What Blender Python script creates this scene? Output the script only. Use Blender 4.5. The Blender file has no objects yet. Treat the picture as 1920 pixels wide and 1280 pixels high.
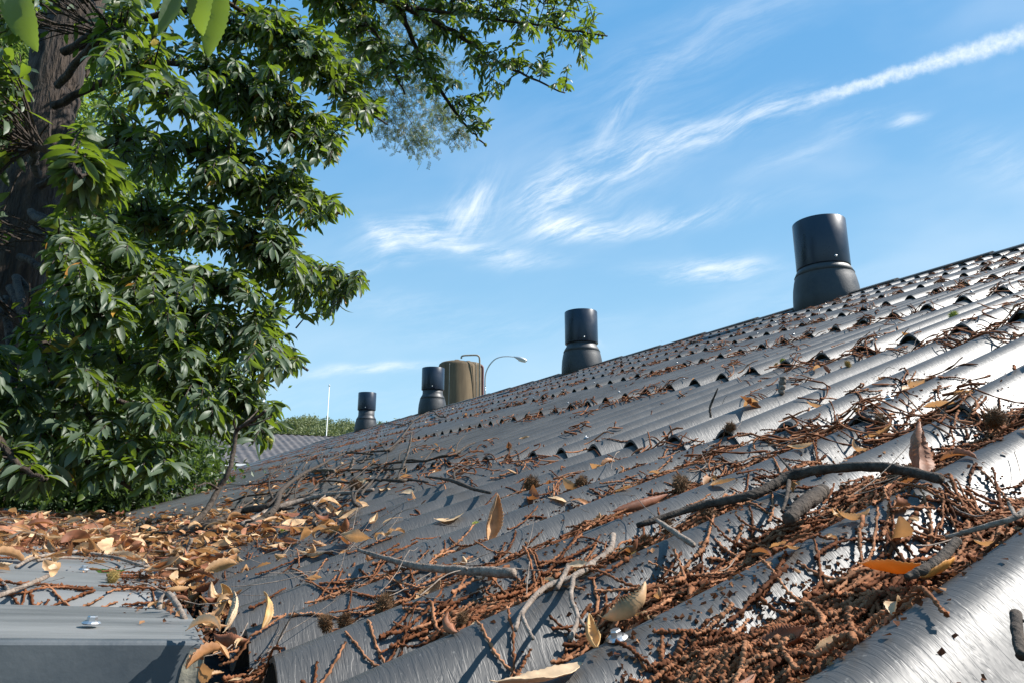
import bpy, math, random
import numpy as np
from mathutils import Vector, Matrix
rng = np.random.default_rng(7); random.seed(7)
PI = math.pi
C = bpy.context.scene
# ------------------------------------------------------------------ camera
F = 1275.0; PITCH = math.atan(295/1275); YAW = math.radians(29.82)     # world +Y runs along the ridge, +X up the big roof
cam = bpy.data.objects.new('camera', bpy.data.cameras.new('camera')); C.collection.objects.link(cam)
cam.location = (0, 0, 0); cam.rotation_euler = (PI/2 + PITCH, 0, -YAW)
cam.data.sensor_width = 36; cam.data.lens = 36*F/1920; cam.data.clip_start = 0.02; cam.data.clip_end = 3000
C.camera = cam
# ------------------------------------------------------------------ light
SUN_AZ = math.radians(114); SUN_EL = math.radians(44)                  # azimuth clockwise from +Y
sun_dir = Vector((math.sin(SUN_AZ)*math.cos(SUN_EL), math.cos(SUN_AZ)*math.cos(SUN_EL), math.sin(SUN_EL)))
sl = bpy.data.lights.new('sun', 'SUN'); sl.energy = 5.0; sl.angle = math.radians(0.53); sl.color = (1, .955, .89)
sun = bpy.data.objects.new('sun', sl); C.collection.objects.link(sun)
sun.rotation_euler = sun_dir.to_track_quat('Z', 'Y').to_euler()
C.view_settings.view_transform = 'Standard'; C.view_settings.look = 'None'
C.view_settings.exposure = 0.94; C.view_settings.gamma = 1.0
C.cycles.max_bounces = 8; C.cycles.transparent_max_bounces = 8; C.cycles.sample_clamp_indirect = 6

def ray(px, py):
    x, y, z = px-960.0, F, 640.0-py
    c, s = math.cos(PITCH), math.sin(PITCH)
    y, z = y*c - z*s, y*s + z*c
    c, s = math.cos(YAW), math.sin(YAW)
    v = np.array([x*c + y*s, -x*s + y*c, z]); return v/np.linalg.norm(v)
def at_dist(px, py, d): return ray(px, py)*d
def at_y(px, py, Y): r = ray(px, py); return r*(Y/r[1])

# ------------------------------------------------------------------ world: sky with cirrus and a contrail
w = bpy.data.worlds.new('World'); C.world = w; w.use_nodes = True
nt = w.node_tree; nt.nodes.clear(); N = nt.nodes; L = nt.links
def nd(t, **k):
    n = N.new(t)
    for a, b in k.items(): setattr(n, a, b)
    return n
def mth(op, a, b=None, c=None, clamp=False):
    n = nd('ShaderNodeMath', operation=op, use_clamp=clamp)
    for i, v in enumerate((a, b, c)):
        if v is None: continue
        if isinstance(v, (int, float)): n.inputs[i].default_value = v
        else: L.new(v, n.inputs[i])
    return n.outputs[0]
sky = nd('ShaderNodeTexSky', sky_type='NISHITA', sun_disc=False)
sky.sun_elevation = SUN_EL; sky.sun_rotation = SUN_AZ; sky.altitude = 0; sky.air_density = 1.0; sky.dust_density = 0.6; sky.ozone_density = 3.0
geo = nd('ShaderNodeNewGeometry')                       # incoming = minus view direction
neg = nd('ShaderNodeVectorMath', operation='SCALE'); neg.inputs['Scale'].default_value = -1; L.new(geo.outputs['Incoming'], neg.inputs[0])
D = neg.outputs[0]
def dot(v):
    n = nd('ShaderNodeVectorMath', operation='DOT_PRODUCT'); L.new(D, n.inputs[0]); n.inputs[1].default_value = tuple(v); return n.outputs['Value']
fw = ray(960, 640); rt = np.array([math.cos(YAW), -math.sin(YAW), 0]); upv = np.cross(rt, fw)   # a fixed tangent frame of the sky
df = mth('MAXIMUM', dot(fw), 0.05)
sx = mth('DIVIDE', dot(rt), df); sy = mth('DIVIDE', dot(upv), df)
comb = nd('ShaderNodeCombineXYZ'); L.new(sx, comb.inputs[0]); L.new(sy, comb.inputs[1]); P = comb.outputs[0]
def noise(vec, scale, detail=5, rough=.6, dist=0.0):
    n = nd('ShaderNodeTexNoise'); n.inputs['Scale'].default_value = scale; n.inputs['Detail'].default_value = detail
    n.inputs['Roughness'].default_value = rough; n.inputs['Distortion'].default_value = dist; L.new(vec, n.inputs['Vector']); return n
wn = noise(P, 3.2, 3, .55)
wv = nd('ShaderNodeVectorMath', operation='MULTIPLY_ADD'); L.new(wn.outputs['Color'], wv.inputs[0]); wv.inputs[1].default_value = (.09, .09, 0); 
sub = nd('ShaderNodeVectorMath', operation='ADD'); L.new(P, sub.inputs[0]); sub.inputs[1].default_value = (-.045, -.045, 0); L.new(sub.outputs[0], wv.inputs[2])
WP = wv.outputs[0]
def blob(px, py, ang, a, b, amp, warp=True, power=1.0):
    """soft streak round a sky direction: ang degrees anticlockwise, half lengths in thousandths"""
    m = nd('ShaderNodeMapping', vector_type='POINT')
    q = nd('ShaderNodeVectorMath', operation='SUBTRACT'); L.new(WP if warp else P, q.inputs[0]); q.inputs[1].default_value = ((px-960)/F, (640-py)/F, 0)
    m.inputs['Rotation'].default_value = (0, 0, -math.radians(ang)); m.inputs['Scale'].default_value = (1, 1, 1); L.new(q.outputs[0], m.inputs['Vector'])
    s = nd('ShaderNodeSeparateXYZ'); L.new(m.outputs[0], s.inputs[0])
    u = mth('DIVIDE', s.outputs[0], a/F); v = mth('DIVIDE', s.outputs[1], b/F)
    r2 = mth('ADD', mth('MULTIPLY', u, u), mth('MULTIPLY', v, v))
    return mth('MULTIPLY', mth('POWER', 2.718, mth('MULTIPLY', r2, -1.0)), amp)
def fibre(ang, sc, stretch, detail=6, rough=.62):
    m = nd('ShaderNodeMapping'); m.inputs['Rotation'].default_value = (0, 0, -math.radians(ang))
    m.inputs['Scale'].default_value = (1.0, 1.0, 1.0); L.new(WP, m.inputs['Vector'])
    m2 = nd('ShaderNodeMapping'); m2.inputs['Scale'].default_value = (1.0, stretch, 1); L.new(m.outputs[0], m2.inputs['Vector'])
    n = noise(m2.outputs[0], sc, detail, rough); return n.outputs['Fac']
def ramp(v, lo, hi): 
    n = nd('ShaderNodeMapRange', interpolation_type='SMOOTHSTEP'); L.new(v, n.inputs[0]); n.inputs[1].default_value = lo; n.inputs[2].default_value = hi; return n.outputs[0]
fa = ramp(fibre(24, 7, 6, 10, .70), .34, .74); fb = ramp(fibre(12, 6, 5, 10, .72), .34, .74); fc = ramp(fibre(58, 7, 5, 9, .68), .36, .74)
def tot(lst):
    o = lst[0]
    for k in lst[1:]: o = mth('ADD', o, k)
    return o
ga = tot([blob(1130, 325, 24, 160, 48, .8), blob(1025, 368, 30, 60, 26, .8), blob(1290, 265, 19, 150, 22, .5), blob(1440, 222, 20, 130, 24, .6),
          blob(1210, 410, 8, 190, 18, .8), blob(1060, 425, -4, 60, 22, 1.1), blob(1600, 235, 20, 70, 20, .25), blob(1700, 220, 24, 32, 12, .7),
          blob(1300, 80, 30, 260, 60, .22), blob(1490, 300, 20, 90, 16, .25), blob(1870, 300, -20, 110, 45, .22)])
gb = tot([blob(800, 435, 14, 95, 28, 1.15), blob(900, 465, -8, 130, 16, .8), blob(730, 455, -45, 40, 14, .9), blob(1330, 500, 2, 100, 22, 1.1), blob(950, 492, 0, 60, 10, .5),
          blob(1380, 495, 20, 30, 12, .4), blob(690, 686, 5, 130, 9, .9), blob(700, 500, 10, 110, 12, .35), blob(760, 570, -5, 180, 26, .22),
          blob(900, 620, 3, 260, 20, .20), blob(620, 740, 2, 300, 30, .15), blob(1500, 550, 10, 200, 30, .14)])
gc = tot([blob(1165, 225, 58, 85, 20, .4), blob(880, 385, 55, 65, 32, .9), blob(1225, 150, 50, 90, 25, .15), blob(1100, 640, -38, 30, 4, .4)])
veil = mth('MULTIPLY', ramp(fibre(15, 2.2, 2.6, 4, .5), .38, .8), .22)
# contrail: crisp puffy to the right, fraying to the left
x0, y0, x1, y1 = 1575, 172, 1925, 66
ang = math.degrees(math.atan2(y0-y1, x1-x0))
pn = noise(P, 42, 4, .6); pn2 = noise(P, 120, 3, .6)
q = nd('ShaderNodeVectorMath', operation='SUBTRACT'); L.new(P, q.inputs[0]); q.inputs[1].default_value = ((x0-960)/F, (640-y0)/F, 0)
m = nd('ShaderNodeMapping'); m.inputs['Rotation'].default_value = (0, 0, -math.radians(ang)); L.new(q.outputs[0], m.inputs['Vector'])
s = nd('ShaderNodeSeparateXYZ'); L.new(m.outputs[0], s.inputs[0])
along = mth('MULTIPLY', s.outputs[0], F)
wd = mth('ADD', 11.0, mth('MULTIPLY', along, .030)); wd = mth('MAXIMUM', wd, 7)
acr = mth('ADD', mth('MULTIPLY', s.outputs[1], F), mth('MULTIPLY', mth('SUBTRACT', pn.outputs['Fac'], .5), 26))
vv = mth('DIVIDE', acr, wd)
core = ramp(mth('ABSOLUTE', vv), 1.35, .1)
core = mth('MULTIPLY', core, ramp(along, -120, 40)); core = mth('MULTIPLY', core, mth('ADD', .12, mth('MULTIPLY', pn2.outputs['Fac'], 1.0)))
clouds = tot([mth('MULTIPLY', ga, fa), mth('MULTIPLY', gb, fb), mth('MULTIPLY', gc, fc), veil, core])
front = ramp(dot(fw), .05, .3)
clouds = mth('MULTIPLY', mth('MINIMUM', mth('MULTIPLY', clouds, .92), .9), front)
tint = nd('ShaderNodeMix', data_type='RGBA', blend_type='MULTIPLY'); tint.inputs[0].default_value = 1
L.new(sky.outputs[0], tint.inputs[6]); tint.inputs[7].default_value = (1, 1, 1, 1)
sepd = nd('ShaderNodeSeparateXYZ'); L.new(D, sepd.inputs[0])
gr = nd('ShaderNodeMix', data_type='RGBA'); L.new(ramp(sepd.outputs[2], .02, .62), gr.inputs[0]); gr.inputs[6].default_value = (2.4, 4.15, 5.4, 1); gr.inputs[7].default_value = (.78, 2.4, 4.5, 1)
tn = nd('ShaderNodeMix', data_type='RGBA'); tn.inputs[0].default_value = .88; L.new(tint.outputs[2], tn.inputs[6]); L.new(gr.outputs[2], tn.inputs[7])
mix = nd('ShaderNodeMix', data_type='RGBA'); L.new(clouds, mix.inputs[0]); L.new(tn.outputs[2], mix.inputs[6]); mix.inputs[7].default_value = (5.6, 6.1, 6.5, 1)
bg = nd('ShaderNodeBackground'); bg.inputs['Strength'].default_value = 0.097; L.new(mix.outputs[2], bg.inputs['Color'])
out = nd('ShaderNodeOutputWorld'); L.new(bg.outputs[0], out.inputs['Surface'])

# ------------------------------------------------------------------ helpers
col = C.collection
def tag(o, label=None, cat=None, group=None, kind=None):
    if label: o['label'] = label
    if cat: o['category'] = cat
    if group: o['group'] = group
    if kind: o['kind'] = kind
    return o
def empty(name, loc, label, cat, group=None):
    o = bpy.data.objects.new(name, None); col.objects.link(o); o.location = loc; o.empty_display_size = .1
    return tag(o, label, cat, group)
def mesh_obj(name, V, Fc, mat, parent=None, smooth=True, rnd=None, origin=None):
    V = np.asarray(V, dtype=np.float32).reshape(-1, 3)
    me = bpy.data.meshes.new(name)
    if isinstance(Fc, np.ndarray):
        nf, k = Fc.shape
        me.vertices.add(len(V)); me.loops.add(nf*k); me.polygons.add(nf)
        me.loops.foreach_set('vertex_index', Fc.astype(np.int32).ravel())
        me.polygons.foreach_set('loop_start', np.arange(0, nf*k, k, dtype=np.int32))
    else:
        me.from_pydata([tuple(map(float, v)) for v in V], [], [tuple(map(int, f)) for f in Fc]); nf = len(me.polygons)
    off = np.zeros(3, dtype=np.float32)
    if origin is not None: off = np.asarray(origin, dtype=np.float32)
    base = np.zeros(3, dtype=np.float32)
    if parent is not None and parent.type == 'EMPTY': base = np.array(parent.location, dtype=np.float32)
    me.vertices.foreach_set('co', (V-off-(base if parent is not None else 0)).ravel())
    me.polygons.foreach_set('use_smooth', np.full(len(me.polygons), smooth))
    if rnd is not None:
        a = me.attributes.new('rnd', 'FLOAT', 'POINT'); a.data.foreach_set('value', np.asarray(rnd, dtype=np.float32))
    me.update(); me.validate()
    me.materials.append(mat)
    o = bpy.data.objects.new(name, me); col.objects.link(o)
    if parent is not None: o.parent = parent
    if origin is not None: o.location = tuple(float(x) for x in off)
    return o
class MB:
    def __init__(s): s.V = []; s.F = []; s.n = 0
    def add(s, V, Fc):
        V = [tuple(v) for v in V]; s.V += V; s.F += [tuple(i+s.n for i in f) for f in Fc]; s.n += len(V)
    def box(s, a, b):
        (x0, y0, z0), (x1, y1, z1) = a, b
        s.add([(x0,y0,z0),(x1,y0,z0),(x1,y1,z0),(x0,y1,z0),(x0,y0,z1),(x1,y0,z1),(x1,y1,z1),(x0,y1,z1)],
              [(0,3,2,1),(4,5,6,7),(0,1,5,4),(1,2,6,5),(2,3,7,6),(3,0,4,7)])
    def lathe(s, c, prof, n=32, caps=True):
        V = []; 
        for r, z in prof:
            for k in range(n):
                a = 2*PI*k/n; V.append((c[0]+r*math.cos(a), c[1]+r*math.sin(a), c[2]+z))
        Fc = [(i*n+k, i*n+(k+1) % n, (i+1)*n+(k+1) % n, (i+1)*n+k) for i in range(len(prof)-1) for k in range(n)]
        if caps: Fc += [tuple(reversed(range(n))), tuple((len(prof)-1)*n+k for k in range(n))]
        s.add(V, Fc)
    def tube(s, pts, rad, n=8, jit=0.0):
        V, Fc = tube(pts, rad, n, jit); s.add(V, Fc)
    def obj(s, name, mat, parent=None, smooth=True, origin=None): return mesh_obj(name, s.V, s.F, mat, parent, smooth, None, origin)
def frames(P):
    T = np.gradient(P, axis=0); T /= np.linalg.norm(T, axis=1)[:, None]+1e-9
    a = np.array([0, 0, 1.0]); 
    if abs(T[0] @ a) > .9: a = np.array([1.0, 0, 0])
    U = np.zeros_like(P); Wv = np.zeros_like(P)
    u = a - T[0]*(a @ T[0]); u /= np.linalg.norm(u)
    for i in range(len(P)):
        u = u - T[i]*(u @ T[i]); u /= np.linalg.norm(u)+1e-9; U[i] = u; Wv[i] = np.cross(T[i], u)
    return T, U, Wv
def tube(P, rad, n=8, jit=0.0, cap=True):
    P = np.asarray(P, float); rad = np.broadcast_to(np.asarray(rad, float), (len(P),))
    T, U, Wv = frames(P); a = np.arange(n)*2*PI/n
    R = rad[:, None]*(1+jit*rng.uniform(-1, 1, (len(P), n)))
    V = P[:, None]+R[..., None]*(np.cos(a)[None, :, None]*U[:, None]+np.sin(a)[None, :, None]*Wv[:, None])
    V = V.reshape(-1, 3); i = np.arange(len(P)-1)[:, None]*n; k = np.arange(n)[None]; k2 = (k+1) % n
    Fc = np.stack([i+k, i+k2, i+n+k2, i+n+k], -1).reshape(-1, 4)
    Fl = [tuple(f) for f in Fc.tolist()]
    if cap: Fl += [tuple(reversed(range(n))), tuple((len(P)-1)*n+q for q in range(n))]
    return V.tolist(), Fl
def tube_np(P, rad, n, jit):
    T, U, Wv = frames(P); a = np.arange(n)*2*PI/n
    R = rad[:, None]*(1+jit*rng.uniform(-1, 1, (len(P), n)))
    V = (P[:, None]+R[..., None]*(np.cos(a)[None, :, None]*U[:, None]+np.sin(a)[None, :, None]*Wv[:, None])).reshape(-1, 3)
    i = np.arange(len(P)-1)[:, None]*n; k = np.arange(n)[None]; k2 = (k+1) % n
    return V, np.stack([i+k, i+k2, i+n+k2, i+n+k], -1).reshape(-1, 4)
def spline(pts, m=8):
    P = np.asarray(pts, float)
    if len(P) < 3: t = np.linspace(0, 1, m+1)[:, None]; return P[0]*(1-t)+P[-1]*t
    Q = np.vstack([2*P[0]-P[1], P, 2*P[-1]-P[-2]]); o = []
    for i in range(1, len(Q)-2):
        for t in np.arange(m)/m:
            o.append(.5*((2*Q[i])+(-Q[i-1]+Q[i+1])*t+(2*Q[i-1]-5*Q[i]+4*Q[i+1]-Q[i+2])*t*t+(-Q[i-1]+3*Q[i]-3*Q[i+1]+Q[i+2])*t**3))
    o.append(P[-1]); return np.array(o)
def batch(templates, pos, R, scale, tid=None):
    """merge many transformed copies of small templates into one vertex/face array"""
    n = len(pos); tid = rng.integers(0, len(templates), n) if tid is None else tid
    Vs, Fs, Rn, off = [], [], [], 0
    for t, (tv, tf) in enumerate(templates):
        ix = np.where(tid == t)[0]
        if not len(ix): continue
        v = np.einsum('nij,vj->nvi', R[ix], tv)*scale[ix][:, None, None]+pos[ix][:, None]
        f = tf[None]+(off+np.arange(len(ix))*len(tv))[:, None, None]
        Vs.append(v.reshape(-1, 3)); Fs.append(f.reshape(-1, tf.shape[1])); off += len(ix)*len(tv)
        Rn.append(np.repeat(rng.random(len(ix)), len(tv)))
    return np.vstack(Vs), np.vstack(Fs), np.concatenate(Rn)
def basis(d, up):
    """rotation matrices whose x axis is d and whose z axis is near up (arrays n x 3)"""
    d = d/np.linalg.norm(d, axis=1)[:, None]; y = np.cross(up, d); y /= np.linalg.norm(y, axis=1)[:, None]+1e-9
    z = np.cross(d, y); return np.stack([d, y, z], -1)

# ------------------------------------------------------------------ materials
def mat(name, colour=(.5,.5,.5), rough=.6, **k):
    m = bpy.data.materials.new(name); m.use_nodes = True; b = m.node_tree.nodes['Principled BSDF']
    b.inputs['Base Color'].default_value = (*colour, 1); b.inputs['Roughness'].default_value = rough
    if 'metal' in k: b.inputs['Metallic'].default_value = k['metal']
    if 'spec' in k: b.inputs['Specular IOR Level'].default_value = k['spec']
    return m
def mnodes(m): return m.node_tree.nodes, m.node_tree.links, m.node_tree.nodes['Principled BSDF']
def add_noise_colour(m, c1, c2, scale, detail=5, stretch=(1,1,1), lo=.35, hi=.65, attr=None, rough=None, bump=None):
    n, l, b = mnodes(m)
    tc = n.new('ShaderNodeTexCoord'); mp = n.new('ShaderNodeMapping'); mp.inputs['Scale'].default_value = stretch
    l.new(tc.outputs['Object'], mp.inputs['Vector'])
    t = n.new('ShaderNodeTexNoise'); t.inputs['Scale'].default_value = scale; t.inputs['Detail'].default_value = detail; t.inputs['Roughness'].default_value = .6
    l.new(mp.outputs[0], t.inputs['Vector'])
    r = n.new('ShaderNodeMapRange'); r.inputs[1].default_value = lo; r.inputs[2].default_value = hi; l.new(t.outputs['Fac'], r.inputs[0])
    mx = n.new('ShaderNodeMix'); mx.data_type = 'RGBA'; mx.inputs[6].default_value = (*c1, 1); mx.inputs[7].default_value = (*c2, 1)
    l.new(r.outputs[0], mx.inputs[0]); l.new(mx.outputs[2], b.inputs['Base Color'])
    if rough: 
        rr = n.new('ShaderNodeMapRange'); rr.inputs[3].default_value = rough[0]; rr.inputs[4].default_value = rough[1]; l.new(r.outputs[0], rr.inputs[0]); l.new(rr.outputs[0], b.inputs['Roughness'])
    if bump:
        t2 = n.new('ShaderNodeTexNoise'); t2.inputs['Scale'].default_value = bump[0]; t2.inputs['Detail'].default_value = 5; l.new(mp.outputs[0], t2.inputs['Vector'])
        bp = n.new('ShaderNodeBump'); bp.inputs['Distance'].default_value = bump[1]; bp.inputs['Strength'].default_value = 1; l.new(t2.outputs['Fac'], bp.inputs['Height']); l.new(bp.outputs[0], b.inputs['Normal'])
    return m
def leaf_mat(name, stops, rough=.45, trans=(.3,.4,.05), tfac=.3, back=None, veins=False, spec=.5):
    m = mat(name, rough=rough, spec=spec); n, l, b = mnodes(m)
    at = n.new('ShaderNodeAttribute'); at.attribute_name = 'rnd'
    cr = n.new('ShaderNodeValToRGB'); e = cr.color_ramp.elements
    while len(e) < len(stops): e.new(.5)
    for i, (p, c) in enumerate(stops): e[i].position = p; e[i].color = (*c, 1)
    l.new(at.outputs['Fac'], cr.inputs[0]); cur = cr.outputs[0]
    tc = n.new('ShaderNodeTexCoord'); t = n.new('ShaderNodeTexNoise'); t.inputs['Scale'].default_value = 60; t.inputs['Detail'].default_value = 4; l.new(tc.outputs['Object'], t.inputs['Vector'])
    hs = n.new('ShaderNodeHueSaturation'); l.new(cur, hs.inputs['Color'])
    mr = n.new('ShaderNodeMapRange'); mr.inputs[1].default_value = .3; mr.inputs[2].default_value = .7; mr.inputs[3].default_value = .62; mr.inputs[4].default_value = 1.3; l.new(t.outputs['Fac'], mr.inputs[0]); l.new(mr.outputs[0], hs.inputs['Value'])
    cur = hs.outputs[0]
    if back:
        g = n.new('ShaderNodeNewGeometry'); mx = n.new('ShaderNodeMix'); mx.data_type = 'RGBA'; l.new(g.outputs['Backfacing'], mx.inputs[0]); l.new(cur, mx.inputs[6]); mx.inputs[7].default_value = (*back, 1); cur = mx.outputs[2]
    l.new(cur, b.inputs['Base Color'])
    bp = n.new('ShaderNodeBump'); bp.inputs['Distance'].default_value = .002; bp.inputs['Strength'].default_value = .5; l.new(t.outputs['Fac'], bp.inputs['Height']); l.new(bp.outputs[0], b.inputs['Normal'])
    tr = n.new('ShaderNodeBsdfTranslucent'); tr.inputs['Color'].default_value = (*trans, 1)
    ms = n.new('ShaderNodeMixShader'); ms.inputs[0].default_value = tfac
    l.new(b.outputs[0], ms.inputs[1]); l.new(tr.outputs[0], ms.inputs[2]); l.new(ms.outputs[0], n['Material Output'].inputs['Surface'])
    return m
def roof_material():
    m = mat('dark fibre cement', rough=.36, spec=.70); n, l, b = mnodes(m)
    tc = n.new('ShaderNodeTexCoord'); 
    def nz(sc, st, det=4, ro=.6, dist=0):
        mp = n.new('ShaderNodeMapping'); mp.inputs['Scale'].default_value = st; l.new(tc.outputs['Object'], mp.inputs['Vector'])
        t = n.new('ShaderNodeTexNoise'); t.inputs['Scale'].default_value = sc; t.inputs['Detail'].default_value = det; t.inputs['Roughness'].default_value = ro; t.inputs['Distortion'].default_value = dist
        l.new(mp.outputs[0], t.inputs['Vector']); return t.outputs['Fac']
    def mr(v, a, bb, c=0, d=1):
        r = n.new('ShaderNodeMapRange'); r.inputs[1].default_value = a; r.inputs[2].default_value = bb; r.inputs[3].default_value = c; r.inputs[4].default_value = d; l.new(v, r.inputs[0]); return r.outputs[0]
    blot = mr(nz(5, (1, 1, 1), 6), .35, .7)
    fine = mr(nz(240, (1, 1, 1), 3), .64, .74)
    c = n.new('ShaderNodeMix'); c.data_type = 'RGBA'; c.inputs[6].default_value = (.050, .0475, .045, 1); c.inputs[7].default_value = (.088, .083, .077, 1); l.new(blot, c.inputs[0])
    c2 = n.new('ShaderNodeMix'); c2.data_type = 'RGBA'; l.new(mr(fine, 0, 1, 0, .5), c2.inputs[0]); l.new(c.outputs[2], c2.inputs[6]); c2.inputs[7].default_value = (.26, .25, .23, 1)
    l.new(c2.outputs[2], b.inputs['Base Color'])
    l.new(mr(nz(9, (1, 1, 1), 5), .3, .7, .50, .58), b.inputs['Roughness'])
    # fine grooves that run across the corrugation: short, wavy, closely spaced along the slope
    g1 = nz(62, (3.2, .42, .42), 3, .6, .5); g2 = nz(150, (3.0, .6, .6), 2, .5, .3)
    s1 = mr(g1, .44, .54)
    ad = n.new('ShaderNodeMath'); ad.operation = 'MULTIPLY_ADD'; l.new(s1, ad.inputs[0]); ad.inputs[1].default_value = .8; l.new(g2, ad.inputs[2])
    bp = n.new('ShaderNodeBump'); bp.inputs['Strength'].default_value = .7; bp.inputs['Distance'].default_value = .00042; l.new(ad.outputs[0], bp.inputs['Height'])
    l.new(bp.outputs[0], b.inputs['Normal'])
    # the grooves spread reflections along the slope: anisotropic sheen
    b.inputs['Anisotropic'].default_value = .62
    tv = n.new('ShaderNodeCombineXYZ'); tv.inputs[0].default_value = .947; tv.inputs[1].default_value = 0; tv.inputs[2].default_value = .32; l.new(tv.outputs[0], b.inputs['Tangent'])
    # small tone differences from sheet to sheet
    sn = n.new('ShaderNodeVectorMath'); sn.operation = 'SNAP'; sn.inputs[1].default_value = (1.07, 1.062, 50); of = n.new('ShaderNodeVectorMath'); of.operation = 'ADD'; of.inputs[1].default_value = (2.82, .3, 100)
    l.new(tc.outputs['Object'], of.inputs[0]); l.new(of.outputs[0], sn.inputs[0]); wn_ = n.new('ShaderNodeTexWhiteNoise'); l.new(sn.outputs[0], wn_.inputs[0])
    hs = n.new('ShaderNodeHueSaturation'); l.new(mr(wn_.outputs['Value'], 0, 1, .84, 1.16), hs.inputs['Value']); l.new(c2.outputs[2], hs.inputs['Color']); l.new(hs.outputs[0], b.inputs['Base Color'])
    return m
M = {}
M['roof'] = roof_material()
M['plastic'] = add_noise_colour(mat('black pipe', rough=.3), (.006, .014, .032), (.012, .022, .042), 3, rough=(.25, .38))
M['rubber'] = add_noise_colour(mat('black rubber boot'), (.018, .020, .025), (.045, .047, .050), 4, rough=(.42, .6), bump=(60, .002))
M['metal_sheet'] = add_noise_colour(mat('weathered grey sheet metal', metal=.25), (.125, .13, .132), (.205, .205, .198), 9, detail=9, stretch=(.35, 2.5, 1), rough=(.42, .62), bump=(160, .0003))
M['flashing'] = add_noise_colour(mat('blue grey flashing'), (.050, .060, .069), (.080, .090, .097), 14, detail=8, rough=(.4, .6), bump=(160, .0003))
M['lime'] = add_noise_colour(mat('weathered edge dirt'), (.07, .07, .065), (.30, .27, .20), 55, detail=8, rough=(.8, .9), bump=(200, .001))
M['zinc'] = mat('zinc', (.50, .50, .50), .42, metal=1.0)
M['washer'] = mat('washer', (.35, .35, .35), .45, metal=.6)
M['brick'] = add_noise_colour(mat('red brick'), (.22, .10, .07), (.32, .16, .11), 6, rough=(.8, .9))
M['wall'] = add_noise_colour(mat('rendered wall'), (.45, .42, .38), (.55, .52, .47), 2, rough=(.8, .9))
M['white'] = mat('white gutter', (.7, .7, .68), .5)
M['old_roof'] = add_noise_colour(mat('aged fibre cement'), (.05, .046, .047), (.115, .10, .094), 3, rough=(.6, .8))
M['silo'] = add_noise_colour(mat('stained polyester silo', spec=.05), (.090, .068, .046), (.16, .118, .075), 1.6, detail=6, stretch=(2.5, 2.5, .25), rough=(.55, .7))
M['silo_pipe'] = add_noise_colour(mat('weathered pipe'), (.22, .19, .15), (.30, .26, .21), 3, rough=(.5, .6))
M['red_pipe'] = add_noise_colour(mat('rust red pipe'), (.16, .055, .045), (.22, .08, .06), 3, rough=(.5, .6))
M['lamp_metal'] = mat('galvanised lamp pole', (.45, .47, .48), .45, metal=.5)
M['lamp_glass'] = mat('lamp bowl', (.55, .56, .56), .2)
M['mast'] = mat('white mast', (.75, .75, .73), .5)
M['bark'] = add_noise_colour(mat('chestnut bark', rough=.9), (.013, .008, .006), (.060, .040, .027), 9, detail=8, stretch=(2.2, 2.2, .35), lo=.38, hi=.62, bump=(18, .05))
M['twig'] = add_noise_colour(mat('dead twig', spec=.2), (.12, .09, .07), (.29, .235, .19), 90, detail=6, rough=(.75, .9), bump=(300, .002))
M['twig_dark'] = add_noise_colour(mat('dark dead branch', spec=.2), (.022, .016, .012), (.095, .074, .058), 60, detail=7, rough=(.8, .9), bump=(220, .003))
M['catkin'] = leaf_mat('dried catkin', [(0, (.085, .032, .015)), (.5, (.19, .073, .033)), (1, (.36, .17, .088))], rough=.85, trans=(.3, .10, .04), tfac=.08, spec=.1)
M['dry_leaf'] = leaf_mat('dry leaf', [(0, (.30, .13, .05)), (.3, (.46, .27, .13)), (.75, (.58, .40, .23)), (1, (.66, .50, .33))], rough=.55, trans=(.65, .33, .12), tfac=.26, spec=.35)
M['brown_leaf'] = leaf_mat('russet leaf', [(0, (.17, .06, .03)), (1, (.34, .15, .08))], rough=.6, trans=(.5, .2, .06), tfac=.2, spec=.3)
M['orange_leaf'] = leaf_mat('orange leaf', [(0, (.50, .22, .04)), (1, (.60, .28, .06))], rough=.5, trans=(.8, .35, .04), tfac=.35, spec=.3)
M['olive_leaf'] = leaf_mat('olive leaf', [(0, (.50, .31, .12)), (1, (.60, .40, .19))], rough=.5, trans=(.65, .38, .12), tfac=.26, spec=.3)
M['green_fall'] = leaf_mat('fresh green leaf', [(0, (.10, .20, .03)), (1, (.16, .28, .05))], rough=.4, trans=(.35, .55, .05), tfac=.35)
M['crumb'] = leaf_mat('leaf crumbs', [(0, (.05, .02, .012)), (.7, (.14, .062, .032)), (1, (.34, .18, .09))], rough=.9, trans=(.3, .12, .05), tfac=.1, spec=.1)
M['burr'] = leaf_mat('brown burr', [(0, (.09, .048, .024)), (1, (.36, .22, .115))], rough=.7, trans=(.5, .3, .12), tfac=.2, spec=.2)
M['green_burr'] = leaf_mat('yellow green burr', [(0, (.30, .34, .07)), (1, (.55, .52, .16))], rough=.6, trans=(.7, .75, .2), tfac=.3, spec=.2)
M['tan_burr'] = leaf_mat('straw burr', [(0, (.30, .22, .07)), (1, (.55, .43, .17))], rough=.6, trans=(.7, .5, .2), tfac=.3, spec=.2)
M['leaf'] = leaf_mat('chestnut leaf', [(0, (.011, .026, .009)), (.6, (.026, .050, .014)), (.93, (.072, .105, .02)), (.97, (.30, .20, .03)), (1, (.35, .14, .03))], rough=.48, trans=(.30, .44, .03), tfac=.27, back=(.08, .11, .07), spec=.4)
M['bg_leaf'] = leaf_mat('background foliage', [(0, (.05, .09, .02)), (1, (.12, .17, .04))], rough=.5, trans=(.35, .5, .08), tfac=.35)
M['dark_leaf'] = leaf_mat('dark green foliage', [(0, (.02, .04, .012)), (1, (.05, .085, .02))], rough=.5, trans=(.2, .32, .04), tfac=.22)  # darker green for the shrub and the low distant tree
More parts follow.
